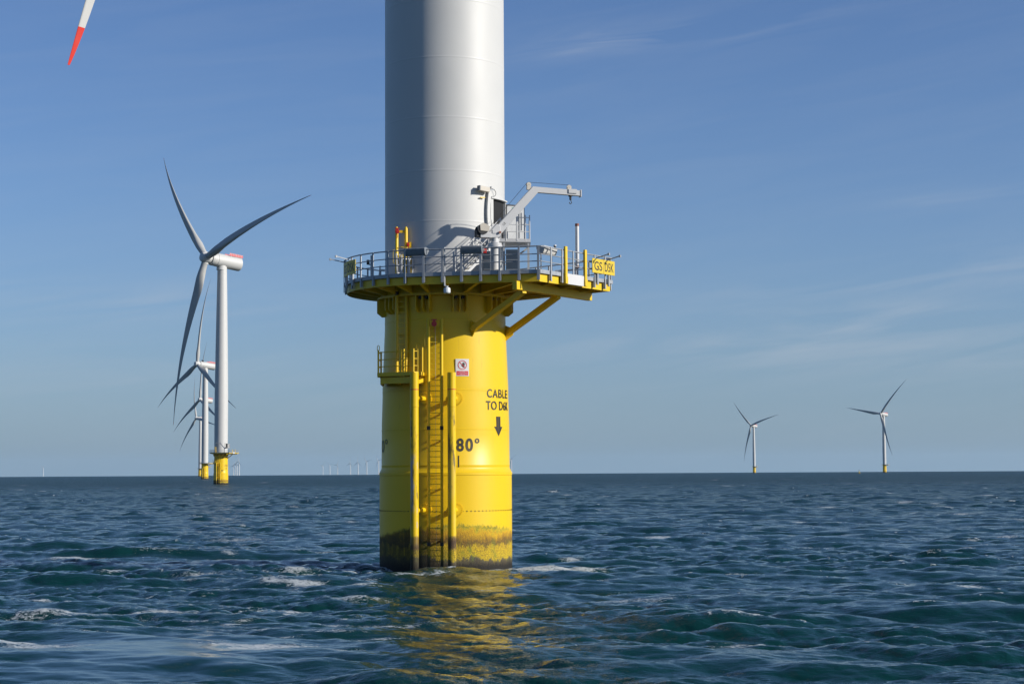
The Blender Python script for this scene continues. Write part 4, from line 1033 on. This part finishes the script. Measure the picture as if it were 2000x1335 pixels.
# floodlight box on the tower
p = tw(37, 18.78, 0); fl_ = empty('tower_floodlight', (TX, TY, 0), 'beige floodlight box with black cable loop on the white tower beside the door', 'floodlight')
mb = MB(); p0 = tw(33, 18.78, .25); p1 = tw(44, 18.74, .22); mb.bar(p0, p1, .22, .24); mb.build('lamp_box', M['beige'], fl_, bevel=.015)
e = (p0 - p1).normalized(); MB().bar(p0 + e * .005, p0 + e * .04, .22, .25).build('lamp_glass', M['cover'], fl_)
mb = MB(); mb.bar(tw(44, 18.78, .02), tw(46, 18.9, .3), .05, .06); mb.bar(tw(40, 18.74, .2), tw(52, 18.82, .12), .04, .05); mb.build('mounting_arm', M['steel'], fl_)
mb = MB(); c = tw(50, 18.66, .12); tdir = Vector((math.cos(R(50)), math.sin(R(50)), 0)); mb.tube([c + tdir * (.30 * math.sin(t)) * 1.0 + Vector((0, 0, .20 * math.cos(t))) for t in np.linspace(-.6, 3.3, 14)], .014, 6); mb.build('cable_loop', M['dark'], fl_)
mb = MB().bar(tw(37, 18.35, .0), tw(37, 18.35, .12), .03, .03); mb.bar(tw(36, 18.35, .1), tw(41, 18.36, .12), .05, .05); o = mb.build('yellow_bracket', M['yellow'], fl_)

# white gate frames inside the left railing
def gate(px0, px1, ly, top, label, lean=0.0):
    a = L(px0, 520, ly); b = L(px1, 520, ly + .25); r_ = empty('access_gate', (TX + a.x, TY + a.y, ZF), label, 'gate', 'white gate frames inside the platform railing')
    d = Vector((b.x - a.x, b.y - a.y, 0)); mb = MB()
    for f_ in (0, 1): p = d * f_; mb.bar(p, p + Vector((lean, 0, top)), .07, .05)
    mb.build_each('gate_stile', M['whitem'], r_); mb = MB()
    for h in (.3, .68, 1.02): p = Vector((lean * h / top, 0, h)); mb.bar(p, p + d, .045, .05)
    mb.build_each('gate_rail', M['whitem'], r_)
gate(738, 756, 1.4, 1.2, 'leaning white gate frame behind the left railing, left of the yellow ladder', .12)
gate(777, 783, -3.3, 1.25, 'narrow white gate frame in front of the yellow ladder foot', -.06)
gate(785, 798, -3.1, 1.2, 'white gate frame between ladder and railing cover')
gate(800, 806, -3.0, 1.05, 'short white gate frame to the right of the ladder by the tower')
# small black camera on left rail
p = L(719, 512, 1.5); r_ = empty('deck_camera', (TX + p.x, TY + p.y, p.z), 'small black device on a white post by the left railing', 'camera')
MB().box((0, 0, 0), (.15, .14, .24)).build('camera_body', M['dark'], r_, bevel=.01); MB().tube([(.16, 0, -1.0 - (p.z - ZF - 1.1)), (.16, 0, .35)], .045, 10).bar((0, 0, -.1), (.16, 0, -.14), .08, .06).build('camera_post', M['whitem'], r_)

# ------------------------------------------------------------------ other turbines of the row and to the right
def drop(x, y): return -(x * x + y * y) / (2 * EARTH)
SMALL = {'stud', 'painted_marking', 'painted_arrow', 'painted_tick', 'horn_bracket', 'upper_ladder', 'rest_platform', 'door_frame', 'door_leaf', 'stud_row', 'red_band', 'black_band', 'safety_wire',
         'grab_handle', 'kick_panel', 'flange_collar', 'gate_post', 'rail_post', 'flanged_stub'}
def other(px, Y, theta, label, yaw=YAW, skip=(), hz=HUB_Z):
    p = at(px, 900, Y); t = copy_tree(main, None, skip); t.location = (p.x, Y, drop(p.x, Y)); t['label'] = label
    k = 0
    for ch in t.children:
        nm = ch.name.split('.')[0]
        if nm == 'blade': ch.data = turning_mesh; place(ch, yaw, theta + 120 * k, hz); k += 1
        elif nm == 'hub': place(ch, yaw, theta, hz)
        elif nm == 'nacelle': place(ch, yaw, None, hz)
    return t
t2 = other(431.5, T2[1], -45, 'whole wind turbine standing left, nearest of the row behind the foreground tower', hz=102.5)
c2 = make_crane((t2.location.x + 2.4, t2.location.y - 4.9, ZF), R(168), 'small grey davit crane with its boom turned left on the second turbine platform')
other(400, 1567, 2, 'second turbine from the front in the left row, its nacelle just behind the nearer tower', skip=SMALL)
other(400.8, 2313, -2, 'third turbine in the left row, hidden behind two nearer towers except nacelle and blades', skip=SMALL)
other(391, 3080, -18, 'farthest turbine of the left row, its tower showing left of the nearer bases', skip=SMALL)
other(1473, 3800, -47, 'smaller lone turbine on the right horizon with a V of two blades on top', skip=SMALL)
other(1727.5, 3060, -80, 'larger lone turbine at the far right with one blade crossing its tower', skip=SMALL)

# ------------------------------------------------------------------ sea haze: even thin air round the whole scene
def make_haze():
    mb = MB(); a, b = 24000.0, 24000.0
    mb.hexa([(-a, -1200, -60), (a, -1200, -60), (a, b, -60), (-a, b, -60), (-a, -1200, 210), (a, -1200, 210), (a, b, 210), (-a, b, 210)])
    m = bpy.data.materials.new('haze_air'); m.use_nodes = True; nt = m.node_tree; nt.nodes.clear()
    o_ = nt.nodes.new('ShaderNodeOutputMaterial'); v = nt.nodes.new('ShaderNodeVolumePrincipled')
    v.inputs['Color'].default_value = (.58, .80, 1, 1); v.inputs['Density'].default_value = 1.7e-5; v.inputs['Anisotropy'].default_value = .2
    nt.links.new(v.outputs[0], o_.inputs['Volume'])
    h = mb.build('haze', m, None, smooth=False); tag(h, kind='stuff'); return h
make_haze()
# ------------------------------------------------------------------ distant wind farm, older smaller turbines
M['far'] = mat('far_turbine_paint', (.60, .60, .58), .5, var=.02)
def far_parts():
    parts = []
    parts.append(('tower', MB().lathe([(2.6, -2), (2.5, 10), (1.6, 76), (.1, 76.3)], 16)))
    nmb = MB().bar((0, -2.0, .3), (0, 9.5, .3), 4.2, 4.4); parts.append(('nacelle', nmb))
    bl_ = blade_mesh(52.0, ns=24, nc=10, sc=.7); parts.append(('blade', bl_))
    return parts
FP = {n: b for n, b in far_parts()}
far_proto = {}
def far_turbine(px, Y, theta, label, hz=78.0):
    p = at(px, 900, Y); r_ = empty('distant_turbine', (p.x, Y, drop(p.x, Y)), label, 'wind turbine', 'small wind turbines far off on the horizon')
    for nm in ('tower', 'nacelle', 'blade'):
        if nm not in far_proto: far_proto[nm] = FP[nm].build(nm, M['far'] if nm != 'blade' else [M['far'], M['far']], r_); o = far_proto[nm]
        else: o = far_proto[nm].copy(); COL.objects.link(o); o.parent = r_
        if nm == 'tower': continue
        if nm == 'nacelle': place(o, YAW, None, hz, 4.5); o.matrix_local = o.matrix_local @ Matrix.Translation((0, 1.5, 0)); continue
        place(o, YAW, theta, hz, 4.5)
        for k in (1, 2):
            b = o.copy(); COL.objects.link(b); b.parent = r_; place(b, YAW, theta + 120 * k, hz, 4.5)
def dist_for(hub_px):    # distance at which a 78 m hub shows hub_px above the visible horizon
    lo, hi = 4000, 30000
    for _ in range(50):
        m_ = (lo + hi) / 2; e = F * ((78 - CAM_H) / m_ - m_ / (2 * EARTH)) + 4.2
        if e > hub_px: lo = m_
        else: hi = m_
    return lo
def hor(px): return 925.3 + (1000 - px) * .00575 - .3
for px, hy, th, lb in ((631, 909.5, -80, 'leftmost and lowest of the tiny horizon turbines left of the yellow pile'), (644.6, 908.5, -48, 'tiny horizon turbine second from left in the line by the yellow pile'),
                       (659.5, 907.3, 25, 'tiny horizon turbine third from left, one blade pointing up right'), (684.6, 904.3, 5, 'tiny horizon turbine in the middle of the line left of the yellow pile'),
                       (699.5, 902.5, 0, 'tiny horizon turbine third from the yellow pile, one blade straight up'), (716.5, 901.3, -42, 'tiny horizon turbine second from the yellow pile with a tilted rotor'),
                       (739.5, 899.5, -40, 'tiny horizon turbine nearly touching the left side of the yellow pile'), (999, 897, -60, 'tiny horizon turbine just right of the yellow pile'),
                       (456.4, 908.5, 10, 'leftmost tiny turbine of the four right of the second yellow base'), (460.4, 906.0, 5, 'second tiny turbine of the four right of the second yellow base'),
                       (463.4, 904.5, 8, 'third tiny turbine of the four right of the second yellow base'), (467.2, 900.5, 8, 'tallest tiny turbine of the four right of the second yellow base'),
                       (85, 913.0, -60, 'single tiny turbine alone on the far left horizon')):
    far_turbine(px, dist_for(hor(px) - hy), th, lb)
# small buoy on the right horizon
p = at(1678, 917, 2600); r_ = empty('channel_buoy', (p.x, 2600, drop(p.x, 2600)), 'tiny dark buoy on the horizon left of the right turbine', 'buoy')
MB().lathe([(.01, -1), (1.3, -1), (1.4, .6), (.5, 1.2), (.35, 4.0), (.01, 4.1)], 16).build('float_body', M['yellow'], r_); MB().lathe([(.01, 4.1), (.6, 4.1), (.01, 5.6)], 12).build('top_mark', M['dark'], r_)
